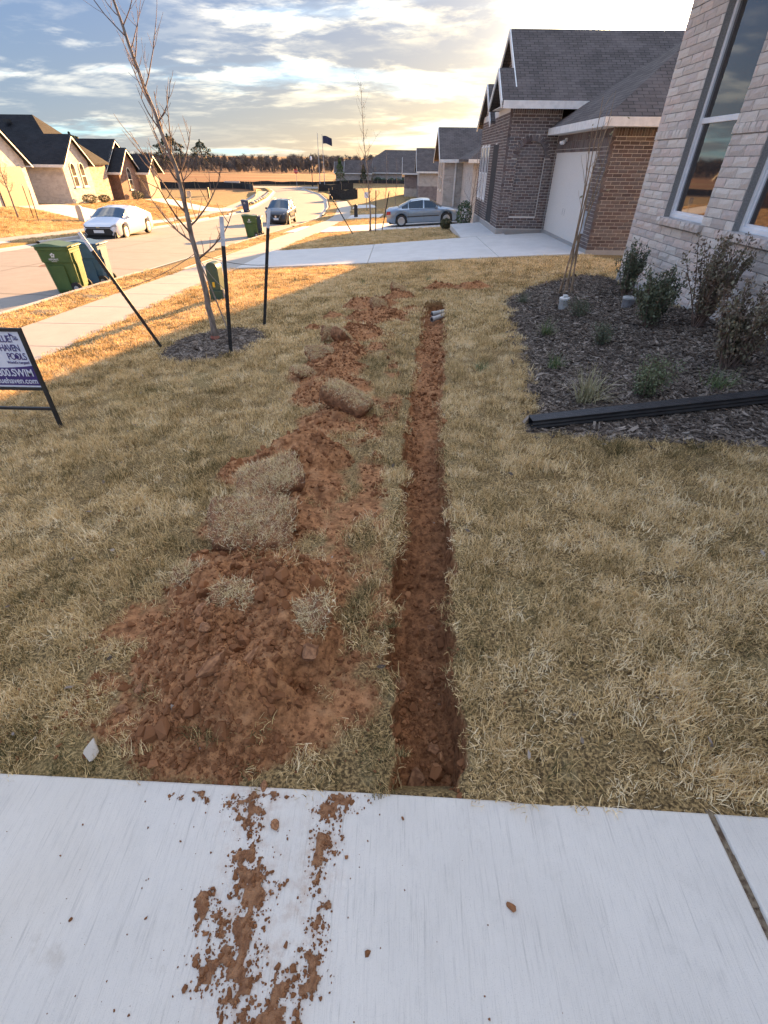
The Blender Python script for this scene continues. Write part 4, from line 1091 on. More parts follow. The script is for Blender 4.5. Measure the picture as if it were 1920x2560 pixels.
def fascia(parent, a, b, h=.20, t=.035, m=WHITE, name='fascia'):
    f = MB(); f.bar(a, b, t, h, up=(0, 0, 1)) if False else None
    a, b = Vector(a), Vector(b); d = (b-a); n = Vector((0, 0, 1)).cross(d).normalized() if d.cross(Vector((0, 0, 1))).length > 1e-4 else Vector((1, 0, 0))
    f.prism([a, b, b-Vector((0, 0, h)), a-Vector((0, 0, h))], n*t); return part(f, name, m, parent)
fascia(nh, (ex-.02, en-.55, ez+.01), (ex-.02, es-.02, ez+.01)); fascia(nh, (ex, es-.03, ez+.01), (16, es-.03, ez+.01))
fascia(nh, (ax-.1, 21.92, 3.37), (6.6, 21.92, 3.37), .22)
for (p, q) in (((ax-.14, 21.95, 3.36), (ax-.14, ay, az+.01)), ((ax-.14, ay, az+.01), (ax-.14, ay+1.53, 3.36)), ((bx-.02, 22.6, splane(22.6)), (bx-.02, by, bz+.01)), ((bx-.02, by, bz+.01), (bx-.02, 29.7, bz-S*4.26)), ((cx-.02, cy-2, cz-S*2), (cx-.02, cy, cz+.01)), ((cx-.02, cy, cz+.01), (cx-.02, cy+2, cz-S*2))): fascia(nh, p, q, .20, .04, WHITE, 'rake_board')
sf = MB(); sf.span((ex+.02, es, 2.43), (5.88, en-.6, 2.45)); sf.span((5.88, es, 2.43), (14, 16.79, 2.45)); sf.span((ax, 22.0, 3.27), (6.4, 22.42, 3.285)); sf.span((ax, 22.42, 3.27), (4.02, 25.0, 3.285)); part(sf, 'soffit', WHITE, nh)

# ------------------------------------------------------------------ plain house kit for the rest of the street
def box_house(name, label, x0, x1, y0, y1, zb, ze, zr, wm, wm2, face=-1, group=None, trim=WHITE, hip=False, over=.35, split=None, wins=(), ridge='X', rm=None, sidewins=()):
    """rectangular house; face=-1: front towards -X. ridge runs along X (gable to the street) or Y"""
    h = empty(name, ((x0+x1)/2, (y0+y1)/2, zb), 0, label, 'house', group)
    w = MB(); w.span((x0, y0, zb-.6), (x1, y1, ze)); rm1, rm2 = (rm or (RX, RY_))
    if split:
        w = MB(); w.span((x0, y0, split), (x1, y1, ze)); w2 = MB(); w2.span((x0-.02, y0-.02, zb-.6), (x1+.02, y1+.02, split)); part(w2, 'lower_wall', wm2, h)
    ym, xm = (y0+y1)/2, (x0+x1)/2
    if ridge == 'X' and not hip: w.prism([(x0, y0, ze), (x0, ym, zr-.1), (x0, y1, ze)], (x1-x0, 0, 0))
    if ridge == 'Y' and not hip: w.prism([(x0, y0, ze), (xm, y0, zr-.1), (x1, y0, ze)], (0, y1-y0, 0))
    part(w, 'wall', wm, h)
    a, b, c, d = x0-over, x1+over, y0-over, y1+over
    if ridge == 'X':
        dz_ = (zr-ze)/((y1-y0)/2)*over; zl = ze-dz_
        ra, rb_ = (a, b) if not hip else (a+(ym-c)*.9, b-(ym-c)*.9)
        part(plate([(a, c, zl), (b, c, zl), (rb_, ym, zr), (ra, ym, zr)], .12), 'roof', rm1, h)
        part(plate([(a, d, zl), (b, d, zl), (rb_, ym, zr), (ra, ym, zr)], .12), 'roof', rm1, h)
        if hip:
            part(plate([(a, c, zl), (a, d, zl), (ra, ym, zr)], .12), 'roof', rm2, h); part(plate([(b, c, zl), (b, d, zl), (rb_, ym, zr)], .12), 'roof', rm2, h)
        else:
            for xx in ((a-.01, b-.03) if False else (a-.02, b)):
                for p, q in (((xx, c, zl), (xx, ym, zr)), ((xx, ym, zr), (xx, d, zl))): fascia(h, p, q, .22, .03, trim, 'rake_board')
        fascia(h, (a, c-.02, zl), (b, c-.02, zl), .18, .03, trim)
    else:
        dz_ = (zr-ze)/((x1-x0)/2)*over; zl = ze-dz_
        ra, rb_ = (c, d) if not hip else (c+(xm-a)*.9, d-(xm-a)*.9)
        part(plate([(a, c, zl), (a, d, zl), (xm, rb_, zr), (xm, ra, zr)], .12), 'roof', rm2, h)
        part(plate([(b, c, zl), (b, d, zl), (xm, rb_, zr), (xm, ra, zr)], .12), 'roof', rm2, h)
        if hip:
            part(plate([(a, c, zl), (b, c, zl), (xm, ra, zr)], .12), 'roof', rm1, h); part(plate([(a, d, zl), (b, d, zl), (xm, rb_, zr)], .12), 'roof', rm1, h)
        for xx in (a-.02, b): fascia(h, (xx, c, zl), (xx, d, zl), .18, .03, trim)
        fascia(h, (a, c-.02, zl), (b, c-.02, zl), .18, .03, trim)
    fx = x0 if face < 0 else x1
    for (ya, yb, za, zc, arch) in wins: wall_window(h, fx, ya, yb, za, zc, face, arch)
    for (xa, xb, za, zc) in sidewins:
        f = MB(); t = .07
        f.span((xa, y0-.06, za), (xa+t, y0-.001, zc)); f.span((xb-t, y0-.06, za), (xb, y0-.001, zc)); f.span((xa+t, y0-.06, za), (xb-t, y0-.001, za+t)); f.span((xa+t, y0-.06, zc-t), (xb-t, y0-.001, zc)); f.span((xa+t, y0-.05, (za+zc)/2-.03), (xb-t, y0-.001, (za+zc)/2+.03))
        fo = part(f, 'window', VINYL, h); gl_ = MB(); gl_.span((xa+t, y0-.03, za+t), (xb-t, y0-.002, zc-t)); part(gl_, 'pane', GLASS, fo)
    return h
def wall_window(h, fx, ya, yb, za, zc, face, arch=False, rail=None, m=None):
    """framed window on a wall facing +-X, optionally round headed; frame, panes and a sill"""
    t = .06; n = face; x1 = fx+n*.05; m = m or CREAMT; yc = (ya+yb)/2; r = (yb-ya)/2
    def outline(i):
        P = [(ya+i, za+i), (yb-i, za+i)]
        if arch: P += [(yc+(r-i)*math.cos(a), zc-r+(r-i)*math.sin(a)) for a in np.linspace(0, math.pi, 11)]
        else: P += [(yb-i, zc-i), (ya+i, zc-i)]
        return P
    A, B = outline(0), outline(t); f = MB(); k = len(A); vs = []
    for P in (A, B):
        for x in (fx+n*.001, x1): vs += [(x, p[0], p[1]) for p in P]
    fs = []
    for i in range(k):
        j = (i+1) % k
        fs += [(k+i, k+j, 3*k+j, 3*k+i), (i, j, k+j, k+i), (2*k+i, 2*k+j, 3*k+j, 3*k+i)]
    f.add(vs, fs); f.span((min(fx, x1), ya+t, (za+zc)/2-.035-.1), (max(fx, x1), yb-t, (za+zc)/2+.035-.1)); wo_ = part(f, 'window', m, h)
    g = MB(); g.prism([(fx+n*.02, p[0], p[1]) for p in B], (n*.004, 0, 0)); part(g, 'pane', GLASS, wo_)
    s = MB(); s.span((min(fx, fx+n*.10), ya-.08, za-.09), (max(fx, fx+n*.10), yb+.08, za-.002)); part(s, 'sill', m, wo_)
    return wo_
WW = wall_material('white_brick', (.60, .56, .50), (.50, .45, .40), (.55, .53, .50), 'Y')
WWM = wall_material('mottled_brick', (.30, .20, .16), (.48, .40, .34), (.45, .42, .38), 'Y')
BRW = wall_material('russet_brick', (.24, .125, .085), (.15, .085, .065), (.30, .25, .21), 'Y')
TANB = wall_material('tan_brick', (.46, .36, .27), (.32, .22, .16), (.45, .40, .34), 'Y')
CRS = wall_material('cream_brick_far', (.52, .48, .43), (.43, .39, .35), (.48, .46, .43), 'Y', .28, .10, .012)
GRB = wall_material('grey_brick_far', (.24, .19, .18), (.17, .13, .125), (.36, .34, .32), 'Y')
DRX = shingle_material('dark_shingles_south', (.030, .032, .036), (.012, .012, .014), 'X'); DRY = shingle_material('dark_shingles_east', (.042, .042, .042), (.018, .018, .018), 'Y')
DR = (DRX, DRY)
# across the street: white brick house in three masses
lh = box_house('white_brick_house', 'white brick house with twin arched windows under a steep gable across the street', -37, -26, 44.87, 48.75, -1.25, 1.42, 3.05, WW, WW, 1, rm=DR, wins=[(45.85, 46.55, -.35, 1.25, True), (47.15, 47.85, -.35, 1.25, True)])
def add_mass(h, x0, x1, y0, y1, zb, ze, zr, wm, ridge, hip, rm=DR, over=.35, trim=WHITE):
    t = box_house('tmp', None, x0, x1, y0, y1, zb, ze, zr, wm, wm, 1, rm=rm, ridge=ridge, hip=hip, over=over, trim=trim)
    bpy.context.view_layer.update()
    for c in list(t.children):
        c.parent = h; c.matrix_local = h.matrix_basis.inverted()
    bpy.data.objects.remove(t)
add_mass(lh, -36, -26.1, 36.2, 40.5, -1.2, 1.5, 3.4, WW, 'X', False)
add_mass(lh, -42, -26.35, 45.4, 52.2, -1.2, 1.45, 4.3, WWM, 'X', True, over=.3)
add_mass(lh, -40, -30.5, 40.6, 45.3, -1.2, 1.42, 3.2, WWM, 'X', False, over=.2)
gdo = MB(); gdo.span((-26.12, 36.9, -1.2), (-26.02, 39.9, 1.05)); part(gdo, 'garage_door', mat('brown_door', (.075, .045, .035), (.055, .035, .03), 4, .6), lh)
vp = MB()
for xx in (-31.0, -33.3, -35.6): vp.box((xx, 47.9, 3.85), (.45, .35, .2))
vp.tube([(-33.2, 48.8, 4.1), (-33.2, 48.8, 5.1)], .05); part(vp, 'roof_vents', HW, lh)
lb = box_house('russet_brick_house', 'russet brick house with one arched window and dark roof across the street', -38, -26, 53.7, 57.6, -1.9, .78, 2.35, BRW, BRW, 1, rm=DR, wins=[(55.3, 56.1, -.9, .85, True)])
add_mass(lb, -38, -27.0, 53.0, 59, -1.9, .85, 3.0, BRW, 'X', False)
add_mass(lb, -36, -25.2, 57.7, 60.6, -1.9, .8, 1.9, TANB, 'X', False, over=.5)
# houses further up our side
n2 = box_house('pale_brick_house', 'pale brick house with corner downspout behind the silver sedan', 3.15, 14, 40.0, 46, -.95, 1.92, 3.55, CRS, CRS, -1, wins=[(41.3, 42.2, -.1, 1.7, False), (43.4, 44.3, -.1, 1.7, False)])
ds = MB(); ds.bar((3.9, 39.93, -1.4), (3.9, 39.93, 1.75), .10, .08); part(ds, 'downspout', WHITE, n2)
add_mass(n2, 4.4, 14, 34.5, 39.9, -.95, 1.92, 3.3, CRS, 'X', True, rm=(RX, RY_))
n3 = box_house('two_tone_house', 'white over grey brick house, third along the far row', 2.6, 13, 71, 78, -2.0, .80, 2.9, CRS, GRB, -1, split=-.9, wins=[(72.5, 73.6, -.8, .5, False)])
n4 = box_house('grey_brick_house', 'grey brick house with pale base beyond the two tone house', .95, 9, 80, 85.5, -2.3, .45, 2.0, GRB, CRS, -1, split=-1.5)
n5 = box_house('hip_roof_house', 'wide white house with big hipped roof at the end of the street', -9.8, 14, 131, 146, -3.0, -.35, 3.55, CRS, CRS, -1, hip=True, over=.5, sidewins=[(.8, 2.0, -2.2, -.4)])
add_mass(n5, -11.5, -6, 128, 132.5, -3.0, -.4, 1.6, CRS, 'X', False, rm=(RX, RY_)); add_mass(n5, -14.2, -9, 132.6, 136.5, -3.0, -.4, 1.3, CRS, 'X', False, rm=(RX, RY_))
# ------------------------------------------------------------------ yard things
def lz(x, y): return float(lawn_fields(np.array([x]), np.array([y]))[0][0])
BARK = mat('young_bark', (.16, .125, .10), (.30, .25, .21), 30, .9, .6, 60, stretch=(1, 1, .25))
TWIG = mat('twigs', (.13, .085, .065), (.22, .15, .12), 20, .9)
BLACKM = mat('black_steel', (.018, .018, .02), (.03, .03, .03), 10, .55, spec=.4)
WHITEP = mat('white_post_paint', (.72, .74, .78), (.55, .57, .6), 12, .5)
def curve_pts(a, d, L, n, r, up=.6, wob=.12):
    p = Vector(a); d = Vector(d).normalized(); out = [p.copy()]
    for i in range(n):
        d = (d+Vector((r.uniform(-wob, wob), r.uniform(-wob, wob), up/n+r.uniform(-wob, wob)*.5))).normalized(); p = p+d*(L/n); out.append(p.copy())
    return out
def bare_tree(name, label, base, trunk, r0, nb, seed, blen=(.35, .9), cat='tree', start=.3, twigs=(2, 5), group=None, leafm=None, nleaf=0, spread=1.0, low=1.0):
    r = random.Random(seed); t = empty(name, base, 0, label, cat, group); B = Vector(base)
    pts = [Vector(p)-B for p in trunk]
    # resample the trunk smoothly
    fine_ = []
    for i in range(len(pts)-1):
        for k in range(4): fine_.append(pts[i].lerp(pts[i+1], k/4)+Vector((r.uniform(-1, 1), r.uniform(-1, 1), 0))*r0*.18*(1 if (i or k) else 0))
    fine_.append(pts[-1]); n = len(fine_)
    rad = [max(.004, r0*(1-.86*(i/(n-1))**.85))*(1.35 if i == 0 else 1) for i in range(n)]
    m = MB(); m.tube(fine_, rad, 9); m.build('trunk', BARK, t, smooth=True)
    H = n-1; leaves = MB()
    for b in range(nb):
        u = start+(1-start)*((b+r.random()*.6)/nb)**.92; f = u*H; i = min(int(f), n-2); p = fine_[i].lerp(fine_[i+1], f-i); rr = rad[i]
        a = b*2.4+r.uniform(-.5, .5); el = r.uniform(.25, .75)+.35*u
        L = r.uniform(*blen)*(1.05-.55*u)*spread; d = Vector((math.cos(a)*math.cos(el), math.sin(a)*math.cos(el), math.sin(el)))
        bp = curve_pts(p, d, L, 7, r, .75, .10); mb = MB(); br = rr*.42
        mb.tube(bp, [max(.0022, br*(1-.8*k/7)) for k in range(8)], 5)
        for k in range(r.randint(*twigs)+(2 if u < .5 else 0)):
            j = r.randint(1, 6); q = bp[j]; dd = (bp[j+1]-bp[j]).normalized()
            side = Vector((r.uniform(-1, 1), r.uniform(-1, 1), r.uniform(-.2, .9))); tp = curve_pts(q, dd*.6+side.normalized()*.8, L*r.uniform(.15, .45), 4, r, .5, .16)
            mb.tube(tp, [max(.0015, br*.4*(1-.6*k2/4)) for k2 in range(5)], 4)
            if r.random() < .6:
                tp2 = curve_pts(tp[2], (tp[3]-tp[2]).normalized()+Vector((r.uniform(-1, 1), r.uniform(-1, 1), .3)), L*r.uniform(.08, .2), 3, r, .4, .2); mb.tube(tp2, [.0016, .0014, .0013, .0011], 4)
            if nleaf:
                for _ in range(nleaf):
                    c = tp[r.randint(1, 4)]+Vector((r.gauss(0, .05), r.gauss(0, .05), r.gauss(0, .05))); leaf(leaves, c, r, .035)
        mb.build('branch', TWIG, t)
    if nleaf: leaves.build('foliage', leafm, t, fix=False)
    return t
def leaf(mb, c, r, s, up=None):
    a = Vector((r.gauss(0, 1), r.gauss(0, 1), r.gauss(0, 1)))
    if up: a = a*.6+Vector(up)
    a.normalize(); b = a.orthogonal().normalized(); b = Matrix.Rotation(r.uniform(0, 6.28), 3, a) @ b; L = s*r.uniform(.7, 1.3)
    c = Vector(c); n = a.cross(b)
    mb.add([c-a*L*.5, c+b*L*.26+n*L*.05, c+a*L*.5, c-b*L*.26+n*L*.05], [(0, 1, 2, 3)])
tb = (-2.65, 7.13, lz(-2.65, 7.13))
tree = bare_tree('young_tree', 'bare leaning young tree held by three stakes on the front lawn', tb, [tb, (-2.66, 7.13, .1), (-2.69, 7.13, .82), (-2.72, 7.13, 1.55), (-2.89, 7.13, 2.25), (-3.03, 7.13, 2.98), (-3.10, 7.12, 3.5)], .047, 31, 5, (.6, 1.4), start=.27, twigs=(3, 6))
# red paint at the foot and a thin cane beside it
mb = MB(); mb.tube([(.0, 0, -.02), (0, 0, .02), (0, 0, .05)], [.075, .066, .056], 10); mb.build('root_flare', mat('red_base', (.25, .06, .04), (.30, .13, .09), 20, .9), tree)
def stake(base, top, label, wt=.24, w=.048, grp='tall steel stakes round the young tree'):
    s = empty('tree_stake', base, 0, label, 'stake', grp); b = Vector((0, 0, -.05)); t = Vector(top)-Vector(base); d = t.normalized(); L = t.length
    m = MB(); e = t-d*wt
    side = d.cross(Vector((0, 1, 0))).normalized(); fwd = side.cross(d)
    m.bar(b, e, w, .006, up=(0, 1, 0)); m.bar(b+fwd*.013, e+fwd*.013, .006, w*.75, up=(0, 1, 0))
    k = .08
    while k < (e-b).length: m.box(b+d*k-fwd*.006, (w*.5, .008, .010), 0); k += .055
    m.build('post', BLACKM, s)
    m = MB(); m.bar(e, t, w*1.02, .007, up=(0, 1, 0)); m.bar(e+fwd*.013, t+fwd*.013, .007, w*.78, up=(0, 1, 0)); m.build('painted_tip', WHITEP, s)
    return s
sL = stake((-3.42, 7.03, lz(-3.42, 7.03)), (-4.13, 7.03, .86), 'black steel stake with white tip leaning over towards the street')
sM = stake((-2.2, 6.37, lz(-2.2, 6.37)), (-2.02, 6.37, 1.11), 'upright black steel stake with white tip nearest to the young tree', .30)
sR = stake((-2.14, 8.02, lz(-2.14, 8.02)), (-1.84, 8.02, 1.07), 'upright black steel stake with white tip furthest from the street', .24)
WIRE = mat('guy_wire', (.10, .09, .08), None, rough=.6)
def wire(a, b, label):
    m = MB(); a, b = Vector(a), Vector(b); pts = [a.lerp(b, k/6)-Vector((0, 0, .05*math.sin(math.pi*k/6))) for k in range(7)]; m.tube(pts, .004, 5)
    o = m.build('guy_wire', WIRE); tag(o, label, 'wire', 'guy wires of the young tree')
TJ = (-2.69, 7.12, .62)
wire(TJ, (-3.78, 7.03, .18), 'thin guy wire from the bare tree to the leaning stake')
wire(TJ, (-2.11, 6.40, .30), 'thin guy wire from the bare tree to the middle stake')
wire(TJ, (-1.93, 8.0, .35), 'thin guy wire from the bare tree to the far upright stake')
m = MB(); m.tube([(-2.34, 6.95, lz(-2.34, 6.95)-.03), (-2.55, 7.05, .25), (-2.69, 7.10, .66)], .010, 6); o = m.build('bamboo_cane', BARK); tag(o, 'thin brown cane propped beside the leaning tree trunk', 'cane')

# yard sign
NAVY = mat('sign_purple', (.045, .03, .17), None, rough=.45); SIGNW = mat('sign_white', (.72, .75, .84), (.68, .71, .80), 5, .4)
def text_mesh(txt, size, matl, parent, loc, name='lettering', shear=0.0, align='RIGHT', rot=(math.pi/2, 0, 0), sx=1.0, bold=0.0, spacing=1.0):
    cu = bpy.data.curves.new(name, 'FONT'); cu.body = txt; cu.size = size; cu.align_x = align; cu.shear = shear; cu.extrude = .0008; cu.offset = bold; cu.space_character = spacing
    tmp = bpy.data.objects.new('tmp_text', cu); COL.objects.link(tmp)
    dg = bpy.context.evaluated_depsgraph_get(); me = bpy.data.meshes.new_from_object(tmp.evaluated_get(dg)); bpy.data.objects.remove(tmp)
    o = link(name, me, matl, parent); o.location = loc; o.rotation_euler = rot; o.scale = (sx, 1, 1); return o
sz = lz(-3.1, 4.0)
sg = empty('yard_sign', (-3.1, 4.0, sz), 0, 'white and purple pool company sign in a black steel frame, cut by the photo edge', 'sign')
def sgp(x, z): return (x+3.1, 0, z-sz)
m = MB()
for px_ in (-3.115, -3.795): m.bar(sgp(px_, sz-.08), sgp(px_, .50), .028, .028, up=(0, 1, 0))
for zz, w in ((.487, .026), (-.025, .024), (-.215, .024)): m.bar(sgp(-3.78, zz), sgp(-3.13, zz), w, .024, up=(0, 1, 0))
m.build('frame', BLACKM, sg)
m = MB(); m.span((-.675, -.004, -.008-sz), (-.03, .004, .472-sz)); pan = m.build('panel', SIGNW, sg)
m = MB(); arc = [(-3.775+.645*k/14, .165+.022*((k/7-1)**2)) for k in range(15)]
m.prism([(-3.775+3.1, -.0055, .008-sz), (-3.13+3.1, -.0055, .008-sz)] + [(a+3.1, -.0055, z-sz) for a, z in arc[::-1]], (0, -.001, 0)); m.build('purple_band', NAVY, pan)
for txt, x, z, s_, sh, sxx, sp_ in (('BLUE', -3.225, .385, .082, .0, .74, .86), ('HAVEN', -3.175, .310, .082, .0, .72, .84), ('POOLS', -3.15, .238, .082, .0, .72, .84)): text_mesh(txt, s_, NAVY, pan, (x+3.1, -.007, z-sz), 'lettering', sh, sx=sxx, bold=.0004, spacing=sp_)
text_mesh("World's Largest!", .030, NAVY, pan, (-.045, -.007, .203-sz), sx=.95, bold=.0004)
text_mesh('Since', .020, NAVY, pan, (-.062, -.007, .425-sz), sx=.9); text_mesh('1954', .026, NAVY, pan, (-.058, -.007, .402-sz), sx=.85, bold=.0004)
m = MB(); m.bar((-.118, -.007, .385-sz), (-.118, -.007, .462-sz), .004, .002, up=(0, 1, 0)); m.prism([(-.118, -.007, .46-sz), (-.118, -.007, .435-sz), (-.088, -.007, .442-sz)], (0, -.001, 0)); m.build('pennant', NAVY, pan)
text_mesh('800.SWIM', .092, SIGNW, pan, (-.052, -.0085, .092-sz), sx=.80, bold=.0014); text_mesh('bluehaven.com', .074, SIGNW, pan, (-.042, -.0085, .026-sz), sx=.86, bold=.0008)
wv = MB(); wv.lathe([(.0005, 0), (.018, 0), (.018, .001), (.0005, .001)], 20, (-.135, -.0068, .262-sz), 'Y'); wv.build('ball_mark', NAVY, pan)

# utility pedestals and boxes
PEDG = mat('pedestal_green', (.022, .065, .048), (.03, .08, .06), 6, .45); YEL = mat('yellow_tag', (.62, .42, .03), None, rough=.6); GREYB = mat('grey_box', (.42, .43, .40), (.36, .37, .35), 6, .6)
def pedestal(loc_, rz, label, h=.74, w=.26, d=.24, m=PEDG, grp=None, decal=True):
    e = empty('utility_pedestal', loc_, rz, label, 'utility box', grp); b = MB(); prof = [(1.04, 0), (1.0, .03), (1.0, h*.30)]
    b.span((-w/2*1.06, -d/2*1.06, -.05), (w/2*1.06, d/2*1.06, h*.28)); b.build('base', m, e, bevel=.02)
    c = MB(); n = 10; pts = [(-w/2, h*.28), (w/2, h*.28), (w/2, h*.84)]+[(w/2*math.cos(a), h*.84+h*.16*math.sin(a)) for a in np.linspace(0, math.pi, n)[1:-1]]+[(-w/2, h*.84)]
    c.prism([(x, -d/2, z) for x, z in pts], (0, d, 0)); c.build('cover', m, e, bevel=.012)
    if decal:
        t = MB(); t.span((-.03, -d/2-.004, h*.36), (.02, -d/2-.001, h*.36+.10)); t.build('warning_label', YEL, e)
        t = MB(); t.span((w/2+.012, -d*.3, .02), (w/2+.05, d*.2, h*.30)); t.build('meter_tap', GREYB, e)
    return e
pedestal((-3.83, 10.99, gzf(-3.83, 10.99)), -.12, 'dark green utility pedestal with yellow label behind the middle stake')
pedestal((-20.9, 36.46, gzf(-20.9, 36.46)), .2, 'plain grey utility pedestal on the lawn beside the white sedan', .95, .34, .3, GREYB, None, False)
pedestal((-3.64, 49.43, gzf(-3.64, 49.43)), 0, 'small black utility post beside the third driveway on our side', 1.0, .30, .25, BLACKM, None, False)

# limestone chip, broken wood, twigs on the lawn
cm = clod_mesh(77, 1, .12, .45, True); o = link('limestone_chip', cm, mat('limestone', (.55, .46, .36), (.66, .58, .48), 30, .9, .5, 60)); o.location = (-1.05, .835, lz(-1.05, .835)+.03); o.scale = (.026, .040, .022); o.rotation_euler = (.35, .1, .15); tag(o, 'pale flat limestone chip lying on the grass edge by the heap', 'stone')

# sod slabs turned out of the trench
SODS = [(-.76, 2.52, .42, .34, .17, .35, .16, -.22), (-.76, 2.06, .46, .36, .17, .12, .26, .08), (-.42, 3.92, .44, .30, .18, -.40, -.12, .34), (-.70, 6.35, .30, .26, .16, .9, .15, .85), (-.86, 6.75, .30, .22, .18, .25, .95, .1), (-.90, 5.75, .34, .22, .12, .3, .5, .15), (-.98, 5.0, .22, .18, .09, .8, .2, .2), (.04, 9.85, .30, .22, .16, .2, .35, .4), (-.28, 8.55, .32, .26, .16, .6, .7, .35), (-.33, 1.30, .17, .14, .07, .2, .35, -.25), (-.66, 1.40, .18, .10, .04, .2, .30, .0), (-1.0, 1.70, .14, .10, .04, .5, .2, .1)]
SODL = ['grassy sod slab on the heap just past the near mound, upper of two', 'grassy sod slab resting against the near soil mound, lower of two', 'wedge of sod tipped up beside the trench halfway along', 'sod block standing on edge with its grass facing the trench', 'dark brown sod block on its side left of the far spoil', 'long tilted sod clump with pale grass on its top edge', 'small pale grass clod at the left end of the spoil row', 'rounded grassy clod at the far end of the trench', 'big brown clod with green grass in the far spoil heap', 'torn grass clump on the right shoulder of the near mound', 'tuft of straw grass on top of the near soil mound', 'small grass tuft at the upper left of the near mound']
SODSOIL = mat('sod_soil', (.16, .07, .032), (.33, .155, .07), 30, .95, 1.0, 60)
def sod(i, x, y, w, d, h, rz, rx, ry):
    s = empty('sod_clump', (x, y, lz(x, y)+h*(.28 if w > .2 else .12)), 0, SODL[i], 'sod clump', 'sod pieces dug out of the trench')
    s.rotation_euler = (rx, ry, rz)
    nx, ny = 9, 8; r = random.Random(i+90); top = []; mb = MB(); vs = []; ph = r.uniform(0, 50)
    def q(u, v): 
        k = 1+.22*float(fbm(np.array([math.atan2(v, u)*1.4+ph]), np.array([ph]), 3, 3)[0]); m_ = max(abs(u), abs(v)); l = math.hypot(u, v)
        f = (m_/l if l > 0 else 1); f = .72+.28*f
        return u*k/ (f**-1*1.0)*1.0, v*k/(f**-1)
    for layer, zz in ((0, -.5), (1, -.15), (2, .25), (3, .5)):
        for j in range(ny+1):
            for k in range(nx+1):
                u, v = 2*k/nx-1, 2*j/ny-1; uu, vv = q(u, v); sc = (.78, 1.0, 1.03, .95)[layer]
                vs.append((uu*w/2*sc+r.uniform(-.006, .006), vv*d/2*sc+r.uniform(-.006, .006), zz*h*(1-.25*max(abs(u), abs(v))**3)+r.uniform(-.008, .008)))
    L = (nx+1)*(ny+1); fs = []
    per = [k for k in range(nx+1)]+[(j+1)*(nx+1)+nx for j in range(ny)]+[ny*(nx+1)+k for k in range(nx-1, -1, -1)]+[j*(nx+1) for j in range(ny-1, 0, -1)]
    for j in range(ny):
        for k in range(nx):
            a = j*(nx+1)+k; fs.append((a, a+nx+1, a+nx+2, a+1)); b = 3*L+a; fs.append((b, b+1, b+nx+2, b+nx+1))
    for l in range(3):
        for k in range(len(per)):
            a, b = per[k], per[(k+1) % len(per)]; fs.append((l*L+a, l*L+b, (l+1)*L+b, (l+1)*L+a))
    mb.add(vs, fs); o = mb.build('soil_block', SODSOIL, s, smooth=True)
    # grass mat on top
    g = MB(); tone = []
    n = int(4600*w*d)+60
    base = [(v.co.copy(), [tuple(p.vertices) for p in TUFTS[0].polygons]) for v in TUFTS[0].vertices][:0]
    for _ in range(n//3):
        u, v = r.uniform(-.97, .97), r.uniform(-.97, .97); uu, vv = q(u, v); tm_ = TUFTS[r.randrange(len(TUFTS))]; V = [vt.co for vt in tm_.vertices]; pol = list(tm_.polygons)
        ed = max(abs(u), abs(v)); a = r.uniform(0, 6.28); sc = r.uniform(.6, 1.0); R = Matrix.Rotation(a, 3, 'Z'); T3 = Matrix.Rotation(ed**2*.45*(-v), 3, 'X') @ Matrix.Rotation(ed**2*.45*u, 3, 'Y')
        c = Vector((uu*w/2*.96, vv*d/2*.96, h*.5*(1-.25*ed**3)-.006)); pick = r.sample(range(len(pol)//3), 22); tn = r.random()
        for b_ in pick:
            idx = sorted({k for f in pol[b_*3:b_*3+3] for k in f.vertices}); mp = {k: n_ for n_, k in enumerate(idx)}
            g.add([c+T3 @ (R @ (V[k]*sc)) for k in idx], [tuple(mp[k] for k in f.vertices) for f in pol[b_*3:b_*3+3]]); tone += [min(1, max(0, tn*.5+r.random()*.6))]*len(idx)
    me = g.mesh('grass_mat'); me.attributes.new('tone', 'FLOAT', 'POINT').data.foreach_set('value', np.array(tone, np.float32))
    go_ = link('grass_mat', me, SODGRASS, s); go_['kind'] = 'stuff'
def sod_grass_mat():
    m = bpy.data.materials.new('sod_grass'); m.use_nodes = True; m.node_tree.nodes.clear(); T = NT(m.node_tree)
    b = T.add('ShaderNodeBsdfPrincipled'); o = T.add('ShaderNodeOutputMaterial'); T.l.new(b.outputs[0], o.inputs[0])
    a = T.add('ShaderNodeAttribute', attribute_name='tone').outputs['Fac']; cr = T.add('ShaderNodeValToRGB'); el = cr.color_ramp.elements
    st = [(0, (.14, .11, .05)), (.22, (.42, .31, .14)), (.55, (.74, .56, .30)), (1, (.90, .77, .53))]
    while len(el) < len(st): el.new(.5)
    for e, (p, c) in zip(el, st): e.position = p; e.color = (*c, 1)
    T.put(cr.inputs[0], a); T.put(b.inputs['Base Color'], cr.outputs[0]); b.inputs['Roughness'].default_value = .9; b.inputs['Specular IOR Level'].default_value = .2
    return m
SODGRASS = sod_grass_mat()
for i, s in enumerate(SODS): sod(i, *s)

